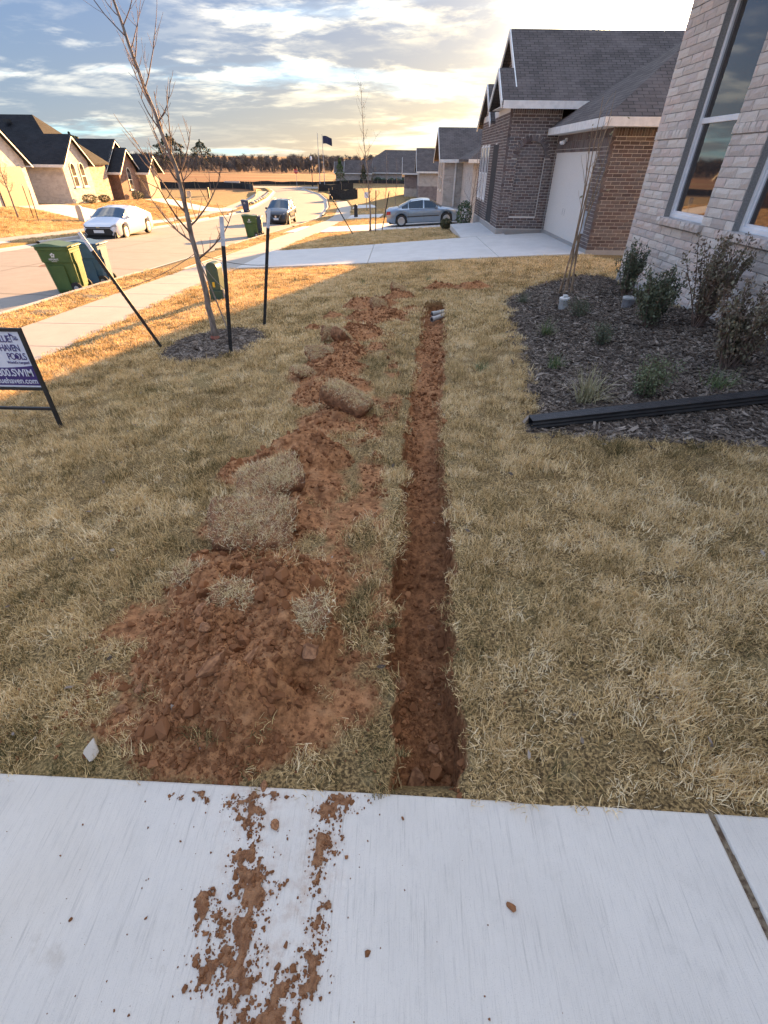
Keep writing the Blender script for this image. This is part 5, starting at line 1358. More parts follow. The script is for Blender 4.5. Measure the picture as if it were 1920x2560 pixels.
# bigger clods one can pick out
CLODM = mat('clod_soil', (.19, .082, .036), (.36, .175, .080), 2.5, .95, .25, 7, rand=.5)
BIGC = [(.125, .85, .052, .040, .030, 'rounded clod on the trench floor close to the concrete'), (.19, .96, .030, .024, .018, 'flat pale clod behind the rounded clod in the trench'), (.06, 1.23, .045, .036, .028, 'large clod against the left side of the trench'), (.055, 1.10, .022, .02, .016, 'small dark clod beside the left trench wall near the concrete'), (.21, 1.55, .026, .022, .018, 'round clod in the trench beside the near mound'), (-.62, 1.02, .085, .035, .030, 'long upright brown clod slab at the front of the near mound'), (-.50, 1.05, .060, .022, .022, 'orange tinted clod slab beside the long brown slab'), (-.72, 1.22, .034, .028, .024, 'round clod above the long brown slab on the mound'), (-.30, 1.16, .060, .045, .040, 'big dark clod overhanging the pit in the mound'), (-.98, 1.08, .032, .028, .022, 'clod on the left flank of the near mound'), (-1.02, 1.0, .026, .022, .016, 'lower clod on the left flank of the near mound'), (-.40, .715, .020, .018, .013, 'clod resting on the grass at the concrete edge'), (-.335, .60, .018, .016, .013, 'single reddish clod sitting alone on the concrete'), (-.78, 1.33, .045, .03, .02, 'smooth brown clod face high on the near mound'), (-.47, 1.68, .035, .03, .024, 'clod at the crest of the near mound')]
for i, (x, y, a, b, c, lab) in enumerate(BIGC):
    o = link('dirt_clod', clod_mesh(200+i, 3, .38, .85, True), CLODM); z = lz(x, y) if y > .7 else float(own_z(np.array([x]), np.array([y]))[0])
    o.location = (x, y, z+c*.45); o.scale = (a, b, c); o.rotation_euler = (random.uniform(-.4, .4), random.uniform(-.4, .4), random.uniform(0, 3)); tag(o, lab, 'clod', 'larger soil clods by the trench')
bpy.data.objects['dirt_clod.005'].rotation_euler = (1.0, .2, 1.1); bpy.data.objects['dirt_clod.006'].rotation_euler = (.8, -.3, 1.0)

# pipes at the far end of the trench
PVC = mat('grey_pvc', (.30, .30, .29), (.40, .40, .39), 10, .5); PVCW = mat('white_pvc', (.68, .68, .66), (.55, .54, .52), 12, .5)
def pipe(a, b, r, m, label):
    a, b = Vector(a), Vector(b); c = (a+b)/2; t = empty('drain_pipe', c, 0, label, 'pipe'); d = (b-a).normalized(); w = MB(); w.tube([a-c, b-c], r, 14); w.build('barrel', m, t, smooth=False)
    w = MB(); w.tube([a-c-d*.004, a-c+d*.06], r*1.14, 14); w.build('collar', m, t); w = MB(); w.tube([a-c-d*.006, a-c+d*.001], r*.8, 14); w.build('bore', DARKGAP, t); return t
zt = lz(.7, 8.0); pipe((.60, 8.02, zt+.06), (.93, 8.30, zt+.10), .036, PVC, 'grey drain pipe end poking into the trench, the nearer of two'); pipe((.62, 8.32, zt+.07), (.95, 8.48, zt+.10), .034, PVC, 'second drain pipe lying behind the grey one in the trench')

# ------------------------------------------------------------------ mulch bed
LEAFG = mat('dark_leaf', (.075, .09, .05), (.16, .17, .095), 9, .55, spec=.5, rand=.2); LEAFR = mat('bronze_leaf', (.15, .10, .07), (.19, .17, .10), 9, .55, spec=.5); BLADE = mat('green_blade', (.06, .105, .035), (.18, .20, .075), 14, .6)
def shrub(label, x, y, h, w, seed, n=16, nl=42, m=LEAFG, grp='evergreen shrubs along the cream wall', ls=.037, lean=(0, 0)):
    z = lz(x, y); s = empty('shrub', (x, y, z), 0, label, 'shrub', grp); r = random.Random(seed); st = MB(); lf = MB()
    for k in range(n):
        a = r.uniform(0, 6.28); d = Vector((math.cos(a)*r.uniform(.05, w/h*.75)+lean[0], math.sin(a)*r.uniform(.05, w/h*.75)+lean[1], 1)); L = h*r.uniform(.6, 1.08)
        pts = curve_pts((r.uniform(-.04, .04), r.uniform(-.04, .04), -.02), d, L, 7, r, .25, .10); st.tube(pts, [.007*(1-.75*i/7)*min(1.2, h*1.7) for i in range(8)], 5)
        for _ in range(nl):
            t = r.uniform(.16, 1.0)**.8*7; i = min(int(t), 6); c = pts[i].lerp(pts[i+1], t-i)+Vector((r.gauss(0, .026), r.gauss(0, .026), r.gauss(0, .02))); leaf(lf, c, r, ls, (0, 0, .7))
    st.build('stems', TWIG, s); lf.build('foliage', m, s, fix=False); return s
shrub('dense upright shrub at the far corner of the cream wall', 3.42, 7.75, .72, .42, 1, 34, 90)
shrub('wide green shrub below the sill of the far window', 3.05, 6.05, .66, .62, 2, 44, 90)
shrub('tall bronze-tipped shrub leaning out beside the cream wall', 3.46, 5.75, .92, .50, 3, 42, 95, LEAFR)
shrub('bronze-green shrub nearest to us against the cream wall', 3.08, 4.42, .72, .60, 4, 44, 90, LEAFR)
shrub('small dark shrub in the middle of the mulch bed', 2.39, 5.66, .28, .28, 5, 26, 50, LEAFG, 'low plants in the mulch bed', .02)
shrub('round pale green shrub just behind the black downspout', 2.18, 3.99, .36, .34, 6, 40, 70, mat('pale_leaf', (.10, .125, .055), (.20, .215, .11), 9, .6), 'low plants in the mulch bed', .02)
shrub('sparse dark shrub behind the white cleanout cap', 2.56, 7.05, .28, .30, 7, 24, 40, LEAFG, 'low plants in the mulch bed', .022)
def blades(label, x, y, h, w, seed, n=90, m=BLADE):
    z = lz(x, y); s = empty('grass_clump', (x, y, z), 0, label, 'plant', 'low plants in the mulch bed'); r = random.Random(seed); g = MB()
    for k in range(n):
        a = r.uniform(0, 6.28); ln = r.uniform(.1, 1.0); L = h*r.uniform(.7, 1.5); p = Vector((r.gauss(0, w*.14), r.gauss(0, w*.14), 0)); d = Vector((math.cos(a)*ln, math.sin(a)*ln, 1)).normalized(); sd = d.cross(Vector((0, 0, 1))).normalized()*.004; vs = []
        for i in range(5):
            t = i/4; vs += [p+sd*(1-.8*t), p-sd*(1-.8*t)]; d = (d+Vector((0, 0, -.22*ln))).normalized(); p = p+d*L/4
        g.add(vs, [(2*i, 2*i+1, 2*i+3, 2*i+2) for i in range(4)])
    g.build('blades', m, s, fix=False); return s
STRB = mat('straw_blade', (.22, .20, .10), (.36, .31, .18), 12, .8)
blades('bright green grass clump near the far edge of the mulch bed', 1.94, 6.30, .17, .25, 1)
blades('small bright green clump halfway along the mulch bed edge', 1.69, 4.95, .13, .22, 2)
blades('dry arching grass clump beside the end of the downspout', 1.66, 3.90, .24, .34, 3, 130, STRB)
blades('low green clump behind the downspout under the bronze shrub', 2.82, 4.05, .14, .3, 4, 70)
blades('grey green clump at the top corner of the mulch bed', 2.15, 8.6, .16, .25, 5, 70, LEAFG)
# green weeds in the turf
for i, (x, y, lab) in enumerate([(-3.0, 12.6, 'green weed in the sunlit lawn behind the far upright stake'), (-2.5, 12.9, 'yellow green weed patch furthest out in the sunlit lawn'), (-3.25, 12.2, 'green weed beside the utility pedestal in the sunlit lawn'), (-.75, 11.8, 'green weed in the shaded lawn past the spoil row'), (.72, 11.6, 'bright green weed in the shaded lawn past the trench end'), (.95, 5.0, 'green patch of grass right of the trench')]):
    w = blades(lab, x, y, .09, .3, 40+i, 46); w['group'] = 'green weeds in the straw lawn'
# cleanout caps
def cleanout(x, y, r, h, m1, m2, label, knob):
    s = empty('cleanout_cap', (x, y, lz(x, y)), 0, label, 'drain cap'); b = MB(); b.lathe([(r*.92, -.05), (r*.92, h*.75), (r, h*.78), (r, h)], 20); b.build('riser', m1, s)
    c = MB(); c.lathe([(r*1.05, h+.001), (r*1.05, h+.02), (r*.9, h+.028), (.001, h+.028)], 20); c.build('lid', m2, s)
    if knob: k = MB(); k.box((0, 0, h+.045), (r*.8, r*.8, .034)); k.build('knob', m2, s, bevel=.004)
cleanout(2.55, 7.72, .075, .13, PVC, PVCW, 'white capped cleanout with square knob at the bed centre', True); cleanout(3.24, 7.13, .085, .10, mat('dark_pvc', (.14, .14, .15), (.19, .19, .2), 8, .6), PVC, 'squat dark grey drain riser below the corner shrub', False)
# black downspout lying across the bed
d0, d1 = Vector((1.09, 3.47, lz(1.09, 3.47)+.045)), Vector((3.75, 3.80, lz(3.5, 3.8)+.075)); ax_ = (d1-d0).normalized(); sd_ = Vector((0, 0, 1)).cross(ax_).normalized(); up_ = ax_.cross(sd_)
dsx = empty('black_downspout', d0, 0, 'long black ribbed downspout lying across the front of the mulch bed', 'downspout')
m = MB(); prof = []; w2, h2 = .052, .036
for k in range(9): prof.append((-w2+2*w2*k/8, h2-(0 if k % 2 == 0 else .006)))
for k in range(5): prof.append((w2-(0 if k % 2 == 0 else .006), h2-2*h2*(k+.5)/5))
for k in range(9): prof.append((w2-2*w2*k/8, -h2+(0 if k % 2 == 0 else .006)))
for k in range(5): prof.append((-w2+(0 if k % 2 == 0 else .006), -h2+2*h2*(k+.5)/5))
n = len(prof); vs = []; Ld = (d1-d0).length
for t in (0, Ld):
    vs += [ax_*t+sd_*p+up_*q for p, q in prof]
for t in (0, .12):
    vs += [ax_*t+sd_*p*.93+up_*q*.90 for p, q in prof]
m.add(vs, [(i, (i+1) % n, n+(i+1) % n, n+i) for i in range(n)]+[(2*n+i, 2*n+(i+1) % n, (i+1) % n, i) for i in range(n)]+[(2*n+i, 2*n+(i+1) % n, 3*n+(i+1) % n, 3*n+i) for i in range(n)])
m.build('pipe', mat('black_vinyl', (.022, .021, .022), (.035, .033, .033), 12, .38, spec=.5), dsx)
m = MB(); m.prism([ax_*.115+sd_*p*.92+up_*q*.88 for p, q in prof], ax_*.004); m.build('bore', DARKGAP, dsx)
# multi-stem sapling tied together, with a tag
r = random.Random(3); sp0 = Vector((2.86, 8.70, lz(2.86, 8.70))); ms_ = empty('sapling', sp0, 0, 'slender multi-stemmed bare sapling with a white tag beside the cream wall', 'tree')
CANE = mat('tan_canes', (.24, .16, .10), (.36, .26, .17), 14, .8)
for k in range(6):
    a = k*1.05; m = MB(); b0 = Vector((math.cos(a)*.11, math.sin(a)*.11, -.03)); tie = Vector((.035*math.cos(a+1), .035*math.sin(a+1), .80)); end = Vector((math.cos(a)*r.uniform(.08, .36)+.04, math.sin(a)*r.uniform(.1, .3), r.uniform(1.9, 2.65)))
    pts = [b0, b0.lerp(tie, .5)+Vector((0, 0, .0)), tie, tie.lerp(end, .5)+Vector((r.uniform(-.03, .03), 0, 0)), end]; m.tube(pts, [.013, .012, .011, .008, .003], 6)
    for j in range(5):
        q = tie.lerp(end, r.uniform(.2, .95)); tp = curve_pts(q, Vector((r.uniform(-1, 1), r.uniform(-1, 1), .7)), r.uniform(.15, .45), 4, r, .4, .15); m.tube(tp, [.004, .0035, .003, .0025, .002], 4)
    m.build('stem', CANE, ms_)
m = MB(); m.box((.03, -.05, 1.02), (.035, .004, .30)); m.build('paper_tag', WHITEP, ms_)
lf = MB()
for _ in range(14): leaf(lf, (r.uniform(-.2, .45), r.uniform(-.2, .2), r.uniform(1.3, 2.55)), r, .05)
lf.build('dead_leaves', STRB, ms_, fix=False)

# a little leaf litter in the turf
n = 200; x = rng.uniform(-4, 3.2, n); y_ = .75+6*rng.random(n)**1.3; z, s, mu, tm = lawn_fields(x, y_)
lv = []
for k in range(4):
    m = MB(); rr = random.Random(k+5); m.add([(-.5, 0, rr.uniform(0, .1)), (-.15, .24, .02), (.2, .2, rr.uniform(.05, .15)), (.55, 0, .0), (.2, -.22, .08), (-.2, -.2, rr.uniform(0, .12))], [(0, 1, 4, 5), (1, 2, 3, 4)]); lv.append(m.mesh('leaf_bit'))
scatter('leaf_litter', lv, np.stack([x, y_, z+.03*(1-s)], 1), np.stack([rng.normal(0, .5, n), rng.normal(0, .5, n), rng.uniform(0, 6.28, n)], 1), rng.uniform(.015, .04, n), rng.uniform(.45, 1, n), CHIPM, 'dry leaf bits scattered through the straw lawn', 'leaves')
# ------------------------------------------------------------------ street things
RUB = mat('tyre_rubber', (.018, .018, .018), (.03, .03, .03), 20, .85); ALLOY = mat('alloy', (.50, .51, .53), None, rough=.3, metal=.85); CHROME = mat('chrome', (.7, .7, .72), None, rough=.12, metal=1.0); AUTOG = mat('car_glass', (.02, .028, .028), None, rough=.04, spec=.9, coat=.5); BLKP = mat('black_plastic', (.015, .015, .016), None, rough=.5); LAMP = mat('headlamp', (.42, .44, .47), (.25, .26, .28), 30, .12, spec=.8, coat=.5); TAIL = mat('tail_lamp', (.42, .02, .015), (.30, .01, .01), 20, .2, spec=.7); PLATE = mat('licence_plate', (.66, .67, .66), None, rough=.5)
def paint(name, c, metal=.3): return mat(name, c, tuple(x*.96 for x in c), 3, .28, metal=metal, spec=.5, coat=.9)
def interp(P, x): return float(np.interp(x, [p[0] for p in P], [p[1] for p in P]))
def car(name, label, loc_, rz, L, Wd, top, belt, sill, wheels, wr, ws, rg, wins, pm, cat, nose=.78, tail=.82, track=.0, slope=0.0, lower=None):
    c = empty(name, loc_, rz, label, cat); c.rotation_euler = (0, slope, rz)
    xs = sorted(set(np.round(np.concatenate([np.linspace(-L/2, L/2, 61), [w+s for w in wheels for s in np.linspace(-wr*1.16, wr*1.16, 15)], [v for iv in wins for v in iv], ws, rg]), 4)))
    def hw(x):
        t = abs(x)/(L/2); k = nose if x > 0 else tail; return Wd/2*(1-(1-k)*max(0, (t-.62)/.38)**2.2)
    def bot(x):
        b = sill+.10*max(0, (abs(x)/(L/2)-.85)/.15)**2
        for w in wheels:
            d = abs(x-w); R = wr*1.14
            if d < R: b = max(b, wr+math.sqrt(R*R-d*d)*.98)
        return b
    rings = []
    for x in xs:
        w, zb_, zt_, b = hw(x), interp(belt, x), interp(top, x), bot(x); h = max(.005, zt_-zb_); zb2 = max(zb_, b+.05)
        if h > .12: up = [(w*.955-.02, zb2+.02), (w*.955-.02-.33*(h-.10), zt_-.085), (w*.50, zt_-.018), (0, zt_)]
        else: up = [(w*.93, zb2+h*.3), (w*.80, zb2+h*.7), (w*.45, zt_-.008*(h > .02)), (0, zt_)]
        side = [(w*.90, b), (w*.975, min(b+.10, zb2-.04)), (w, b+(zb2-b)*.55), (w*.99, b+(zb2-b)*.86), (w*.96, zb2)]
        rings.append([(x, y, z) for y, z in side+up])
    K = len(rings[0]); groups = {}
    for i in range(len(xs)-1):
        xm = (xs[i]+xs[i+1])/2; h = interp(top, xm)-interp(belt, xm)
        for k in range(K-1):
            for sgn in (1, -1):
                key = 'body'
                if k == 5 and h > .16:
                    for n_, iv in enumerate(wins):
                        if iv[0] < xm < iv[1]: key = ('window', n_, sgn)
                if k in (6, 7):
                    if ws[0] < xm < ws[1] and h > .03: key = 'windshield'
                    if rg[0] < xm < rg[1] and h > .03: key = 'rear_window'
                if k == 0 and lower: key = 'lower_trim'
                q = [rings[i][k], rings[i+1][k], rings[i+1][k+1], rings[i][k+1]]
                q = [(a, b*sgn, d) for a, b, d in q]
                if sgn < 0: q = q[::-1]
                groups.setdefault(key, []).append(q)
    for end, rg_ in ((0, rings[0]), (1, rings[-1])):
        groups['body'].append([(a, b, d) for a, b, d in rg_]+[(a, -b, d) for a, b, d in rg_[-2::-1]])
    for key, qs in groups.items():
        m = MB(); ix = {}
        for q in qs:
            f = []
            for p in q:
                pk = tuple(round(v, 4) for v in p)
                if pk not in ix: ix[pk] = len(m.v); m.v.append(pk)
                f.append(ix[pk])
            f2 = [a for n_, a in enumerate(f) if a != f[n_-1]]
            if len(f2) > 2: m.f.append(tuple(f2)); m.mi.append(0)
        nm = key if isinstance(key, str) else key[0]; mt = pm if nm == 'body' else (lower if nm == 'lower_trim' else AUTOG)
        o = m.build(nm, mt, c, smooth=True)
        if nm == 'body':
            md = o.modifiers.new('edge', 'EDGE_SPLIT'); md.split_angle = math.radians(38)
    ub = MB(); ub.span((-L/2+.15, -Wd/2+.12, sill-.02), (L/2-.15, Wd/2-.12, sill+.32)); ub.build('underbody', BLKP, c)
    for w in wheels:
        for sgn in (1, -1):
            yc = sgn*(Wd/2-.115+track); t = MB(); t.lathe([(wr*.62, -.10), (wr*.93, -.105), (wr, -.075), (wr, .075), (wr*.93, .105), (wr*.62, .10)], 24, (w, yc, wr), 'Y'); wh = t.build('wheel', RUB, c, smooth=False)
            rm_ = MB(); yo = yc+sgn*.095
            rm_.lathe([(wr*.60, -.02), (wr*.66, -.015), (wr*.66, .015), (wr*.60, .02)], 24, (w, yo, wr), 'Y')
            for k in range(5):
                a = k*2*math.pi/5+.3; p = Vector((w, yo, wr)); e = p+Vector((math.cos(a), 0, math.sin(a)))*wr*.62; rm_.bar(p, e, wr*.20, .03, up=(0, 1, 0))
            rm_.lathe([(wr*.16, -.03), (wr*.16, .03), (.01, .035)], 12, (w, yo, wr), 'Y'); rm_.build('rim', ALLOY, wh)
            dk = MB(); dk.lathe([(.01, -.01), (wr*.6, -.01), (wr*.6, .01), (.01, .01)], 20, (w, yo-sgn*.05, wr), 'Y'); dk.build('brake_disc', BLKP, wh)
    return c, hw
def mirror(c, x, y, z, pm, s):
    m = MB(); m.box((x, s*y, z), (.10, .18, .13)); m.build('mirror', pm, c, bevel=.03)
# white sedan facing us at the far kerb
wx, wy = -15.2, 30.1
PW = paint('white_paint', (.60, .61, .64), .0)
sed, hwf = car('white_sedan', 'white sedan with black grille parked facing us at the far kerb', (wx, wy, float(zst(wy))-.015), -math.pi/2+.01, 4.9, 1.85,
    [(-2.45, .92), (-2.3, 1.04), (-1.75, 1.12), (-.75, 1.42), (-.1, 1.46), (.55, 1.40), (1.35, 1.02), (2.1, .84), (2.40, .70), (2.45, .62)],
    [(-2.45, .90), (-1.75, .99), (0, .95), (1.35, .90), (2.1, .80), (2.40, .67), (2.45, .58)], .20, (1.42, -1.41), .335, (.58, 1.36), (-1.74, -.80), [(-1.45, -.72), (-.62, .10), (.20, .95)], PW, 'car', .80, .84, lower=None)
F = 2.45
m = MB(); m.prism([(F-.03, -.62, .30), (F-.03, .62, .30), (F-.02, .72, .46), (F-.02, .58, .60), (F-.02, -.58, .60), (F-.02, -.72, .46)], (.05, 0, 0)); m.build('grille', BLKP, sed)
m = MB(); m.prism([(F-.03, -.66, .62), (F-.03, .66, .62), (F-.03, .64, .665), (F-.03, -.64, .665)], (.045, 0, 0)); m.build('upper_grille', BLKP, sed)
m = MB(); m.span((F+.018, -.26, .40), (F+.032, .26, .53)); pl = m.build('licence_plate', PLATE, sed)
m = MB(); m.span((F+.019, -.09, .622), (F+.03, .09, .650)); m.build('badge', mat('gold_badge', (.55, .40, .10), None, rough=.3, metal=.6), sed)
for s in (1, -1):
    m = MB(); m.prism([(F-.26, s*.84, .66), (F-.03, s*.66, .655), (F-.02, s*.64, .705), (F-.22, s*.80, .765)], (.03, s*.03, .012)); m.build('headlight', LAMP, sed)
    m = MB(); m.prism([(F-.06, s*.74, .28), (F-.02, s*.70, .28), (F-.04, s*.76, .44), (F-.14, s*.82, .42)], (.03, s*.02, 0)); m.build('fog_lamp_recess', BLKP, sed); mirror(sed, .92, .96, .97, PW, s)
    for hx in (-.35, -1.25): m = MB(); m.box((hx, s*.915, .80), (.20, .03, .03)); m.build('door_handle', PW, sed, bevel=.006)
m = MB(); m.span((F-.10, -.75, .165), (F+.012, .75, .225)); m.build('front_lip', BLKP, sed)
# dark SUV facing us at our kerb
ux, uy = -9.06, 43.6; PB = paint('black_paint', (.022, .021, .023), .2)
suv, _h = car('black_suv', 'black compact SUV parked facing us at the near kerb', (ux, uy, float(zst(uy))-.01), -math.pi/2, 4.35, 1.78,
    [(-2.17, 1.05), (-2.1, 1.35), (-1.75, 1.56), (-.6, 1.63), (.25, 1.60), (1.05, 1.12), (1.85, .98), (2.12, .84), (2.17, .74)],
    [(-2.17, 1.02), (-1.6, 1.05), (1.05, 1.00), (1.85, .92), (2.12, .80), (2.17, .70)], .24, (1.32, -1.32), .345, (.30, 1.04), (-2.15, -1.78), [(-1.72, -.98), (-.88, -.05), (.05, .72)], PB, 'car', .80, .88, lower=BLKP)
F = 2.175
m = MB(); m.prism([(F-.02, -.44, .46), (F-.02, .44, .46), (F-.02, .50, .76), (F-.02, -.50, .76)], (.04, 0, 0)); m.build('grille', BLKP, suv)
m = MB(); m.lathe([(.05, 0), (.075, 0), (.075, .012), (.05, .012)], 20, (F+.022, 0, .63), 'X'); m.box((F+.028, 0, .63), (.01, .15, .022)); m.build('badge', CHROME, suv)
m = MB(); m.tube([(F+.024, -.40, .76), (F+.03, -.22, .52), (F+.03, .22, .52), (F+.024, .40, .76)], .014, 6); m.build('chrome_trim', CHROME, suv)
m = MB(); m.span((F+.02, -.16, .42), (F+.035, .20, .55)); m.build('licence_plate', PLATE, suv)
for s in (1, -1):
    m = MB(); m.prism([(F-.40, s*.85, .86), (F-.05, s*.60, .76), (F-.02, s*.56, .83), (F-.36, s*.80, .95)], (.03, s*.035, .01)); m.build('headlight', LAMP, suv); mirror(suv, .72, .96, 1.06, PB, s)
    m = MB(); m.bar((-1.5, s*.60, 1.66), (.1, s*.60, 1.66), .03); m.build('roof_rail', BLKP, suv)
# silver sedan on the next driveway, nose to the house
bx_, by_ = 1.62, 34.6; PS = paint('silver_blue_paint', (.23, .29, .36), .55)
zc_ = float(n2_z(np.array([bx_]), np.array([by_]))[0]); zs1 = float(n2_z(np.array([bx_+1.36]), np.array([by_]))[0]); zs0 = float(n2_z(np.array([bx_-1.36]), np.array([by_]))[0])
bm_, hwb = car('silver_sedan', 'silver blue four-door sedan parked across on the neighbouring driveway', (bx_, by_, zc_+.005), 0.0, 4.47, 1.74,
    [(-2.235, .86), (-2.1, 1.0), (-1.55, 1.04), (-.72, 1.37), (-.1, 1.415), (.35, 1.38), (1.12, .96), (1.95, .82), (2.18, .70), (2.235, .60)],
    [(-2.235, .84), (-1.55, .93), (0, .90), (1.12, .87), (1.95, .77), (2.18, .66), (2.235, .56)], .19, (1.385, -1.34), .32, (.38, 1.13), (-1.54, -.75), [(-1.30, -.92), (-.88, -.02), (.05, .86)], PS, 'car', .78, .82, slope=-math.atan2(zs1-zs0, 2.72))
for s in (1, -1):
    m = MB(); m.prism([(-2.24, s*.66, .66), (-2.22, s*.40, .66), (-2.22, s*.40, .80), (-2.2, s*.70, .82)], (-.015, 0, 0)); m.prism([(-2.235, s*.70, .66), (-1.98, s*.815, .68), (-1.98, s*.80, .83), (-2.2, s*.70, .83)], (0, s*.02, 0)); m.build('tail_light', TAIL, bm_)
    m = MB(); m.prism([(2.0, s*.79, .60), (2.2, s*.64, .58), (2.18, s*.62, .70), (1.96, s*.76, .74)], (.02, s*.03, 0)); m.build('headlight', LAMP, bm_); mirror(bm_, .78, .93, .95, PS, s)
    for hx in (-.95, .0): m = MB(); m.box((hx-.05, s*.862, .78), (.20, .03, .035)); m.build('door_handle', PS, bm_, bevel=.006)
    m = MB(); m.span((-.98, s*.868-.012, .50), (.92, s*.868+.012, .545)); m.build('side_moulding', BLKP, bm_)
    m = MB(); m.tube([(-.84, s*.862, .905), (.90, s*.852, .885)], .010, 5); m.build('window_trim', BLKP, bm_)
    for hx in (-.90, .03): m = MB(); m.tube([(hx, s*.872, .30), (hx+.01, s*.874, .62), (hx-.02, s*.858, .88)], .004, 4); m.build('door_seam', BLKP, bm_)
m = MB(); m.tube([(-1.48, 0, 1.05), (-1.55, 0, 1.12)], .02, 6); m.build('roof_antenna', BLKP, bm_)
m = MB(); m.lathe([(.03, 0), (.045, 0), (.045, .02)], 12, (-2.245, 0, .86), 'X'); m.build('badge', CHROME, bm_)

# ------------------------------------------------------------------ wheeled bins
BING = mat('bin_green', (.055, .105, .028), (.07, .125, .035), 5, .5, spec=.4); BINL = mat('bin_lid_green', (.05, .095, .03), (.07, .12, .04), 5, .4, spec=.5); BINB = mat('bin_blue', (.045, .105, .165), (.06, .13, .20), 5, .5, spec=.4); BINN = mat('bin_navy', (.03, .05, .10), (.04, .065, .13), 5, .5)
def bin_(loc_, rz, label, mb_, ml, h=1.06, w=.60, d=.70, logo=True):
    """front faces -X; wheels and handle on +X"""
    e = empty('wheeled_bin', loc_, rz, label, 'bin', 'wheeled bins put out at the kerb'); lev = [(.00, .66, .74), (.05, .70, .78), (.42, .80, .86), (.64, .86, .90), (.66, .93, .96), (.88, .99, .99), (.90, 1.04, 1.03), (.96, 1.05, 1.04)]
    b = MB(); vs = []
    for z, sx, sy in lev:
        x1, x0, y1 = d/2*(.82+.18*sx), -d/2*(sx*1.25-.2), w/2*sy
        for (x, y) in ((x0+.05, -y1), (x1-.04, -y1), (x1, -y1+.04), (x1, y1-.04), (x1-.04, y1), (x0+.05, y1), (x0, y1-.05), (x0, -y1+.05)): vs.append((x, y, z*h))
    n = 8; fs = [tuple(range(8))[::-1], tuple(8*(len(lev)-1)+k for k in range(8))]
    for i in range(len(lev)-1):
        for k in range(8): fs.append((8*i+k, 8*i+(k+1) % 8, 8*i+8+(k+1) % 8, 8*i+8+k))
    b.add(vs, fs); b.build('body', mb_, e)
    r_ = MB(); r_.prism([(-.14, -w/2*.90-.010, .10*h), (.16, -w/2*.90-.010, .10*h), (.15, -w/2*.955-.006, .60*h), (-.20, -w/2*.955-.006, .60*h)], (0, -.014, 0)); r_.build('side_panel', mb_, e)
    r_ = MB(); r_.prism([(d/2*.97, -.13, .16*h), (d/2*.97, .13, .16*h), (d/2*.985, .13, .60*h), (d/2*1.0, .18, .68*h), (d/2*1.0, .18, .84*h), (d/2*1.0, -.18, .84*h), (d/2*1.0, -.18, .68*h), (d/2*.985, -.13, .60*h)], (.03, 0, 0)); r_.build('back_panel', mb_, e)
    l_ = MB(); vs = []; zt_ = .965*h
    for k in range(7):
        t = k/6; x = -d/2*1.18+t*d*1.11; z = zt_+.015+.055*math.sin(math.pi*min(1, t*1.25+.05))*(1 if t < .8 else .9)
        vs += [(x, -w/2*1.08, zt_+.004), (x, -w/2*.98, z), (x, w/2*.98, z), (x, w/2*1.08, zt_+.004)]
    fs = [(0, 1, 2, 3), (24, 27, 26, 25)]+[(4*i+k, 4*i+k+1, 4*i+k+5, 4*i+k+4) for i in range(6) for k in range(3)]+[(4*i, 4*i+4, 4*i+7, 4*i+3) for i in range(6)]
    l_.add(vs, fs); l_.build('lid', ml, e)
    h_ = MB(); h_.tube([(d/2*.95, -w*.40, .93*h), (d/2+.07, -w*.40, .96*h), (d/2+.07, w*.40, .96*h), (d/2*.95, w*.40, .93*h)], .016, 6); h_.build('handle', ml, e)
    for s in (1, -1):
        t = MB(); t.lathe([(.05, -.03), (.13, -.032), (.14, -.02), (.14, .02), (.13, .032), (.05, .03)], 18, (d/2*.72, s*(w/2*.86), .14), 'Y'); wh = t.build('wheel', RUB, e); k = MB(); k.lathe([(.01, -.034), (.06, -.034), (.06, .034), (.01, .034)], 12, (d/2*.72, s*(w/2*.86), .14), 'Y'); k.build('hub', ALLOY, wh)
    if logo:
        yl = -w/2*.975-.006; st = MB(); cx_, cz_ = -.03, .80*h
        for k in range(5):
            a = math.pi/2+k*2*math.pi/5; o1 = Vector((cx_+.035*math.cos(a), yl, cz_+.035*math.sin(a))); p = [o1+Vector((.022*math.cos(a+q), 0, .022*math.sin(a+q))) for q in (0, 1.4, 2.8, 3.5, 4.9)]; st.prism(p, (0, -.002, 0))
        st.build('star_logo', PLATE, e); text_mesh('REPUBLIC', .052, PLATE, e, (cx_, yl-.002, .705*h), 'lettering', align='CENTER', bold=.001); text_mesh('SERVICES', .030, PLATE, e, (cx_, yl-.0005, .672*h), 'lettering', align='CENTER')
    return e
def sz_(y): return float(zst(y))-.015
bin_((-8.28, 13.0, sz_(13.0)), .10, 'large green wheeled bin with white star logo at the near kerb', BING, BINL, 1.10, .64, .74)
bin_((-8.18, 14.15, sz_(14.15)), .05, 'blue wheeled bin standing right behind the near green bin', BINB, BINB, 1.06, .60, .70, False)
bin_((-8.05, 30.2, sz_(30.2)), .25, 'green wheeled bin with star logo in front of the black SUV', BING, BINL, 1.08, .62, .72)
bin_((-8.0, 31.2, sz_(31.2)), .1, 'dark navy wheeled bin tucked behind the green bin by the SUV', BINN, BINN, 1.02, .58, .66, False)
bin_((-15.6, 57.6, sz_(57.6)), .2, 'navy wheeled bin alone at the far kerb before the vacant lot', BINN, BINB, 1.06, .60, .70)
o = MB().lathe([(.01, 0), (.33, 0), (.345, .008), (.345, -.05)], 28, (-11.4, 17.2, float(zst(17.2))+.055)).build('manhole_cover', mat('rusty_iron', (.12, .06, .045), (.20, .10, .07), 18, .8, .6, 60)); tag(o, 'round rusty manhole cover in the concrete street', 'manhole')
GRATE = mat('grate_iron', (.06, .055, .05), (.10, .09, .08), 12, .8)
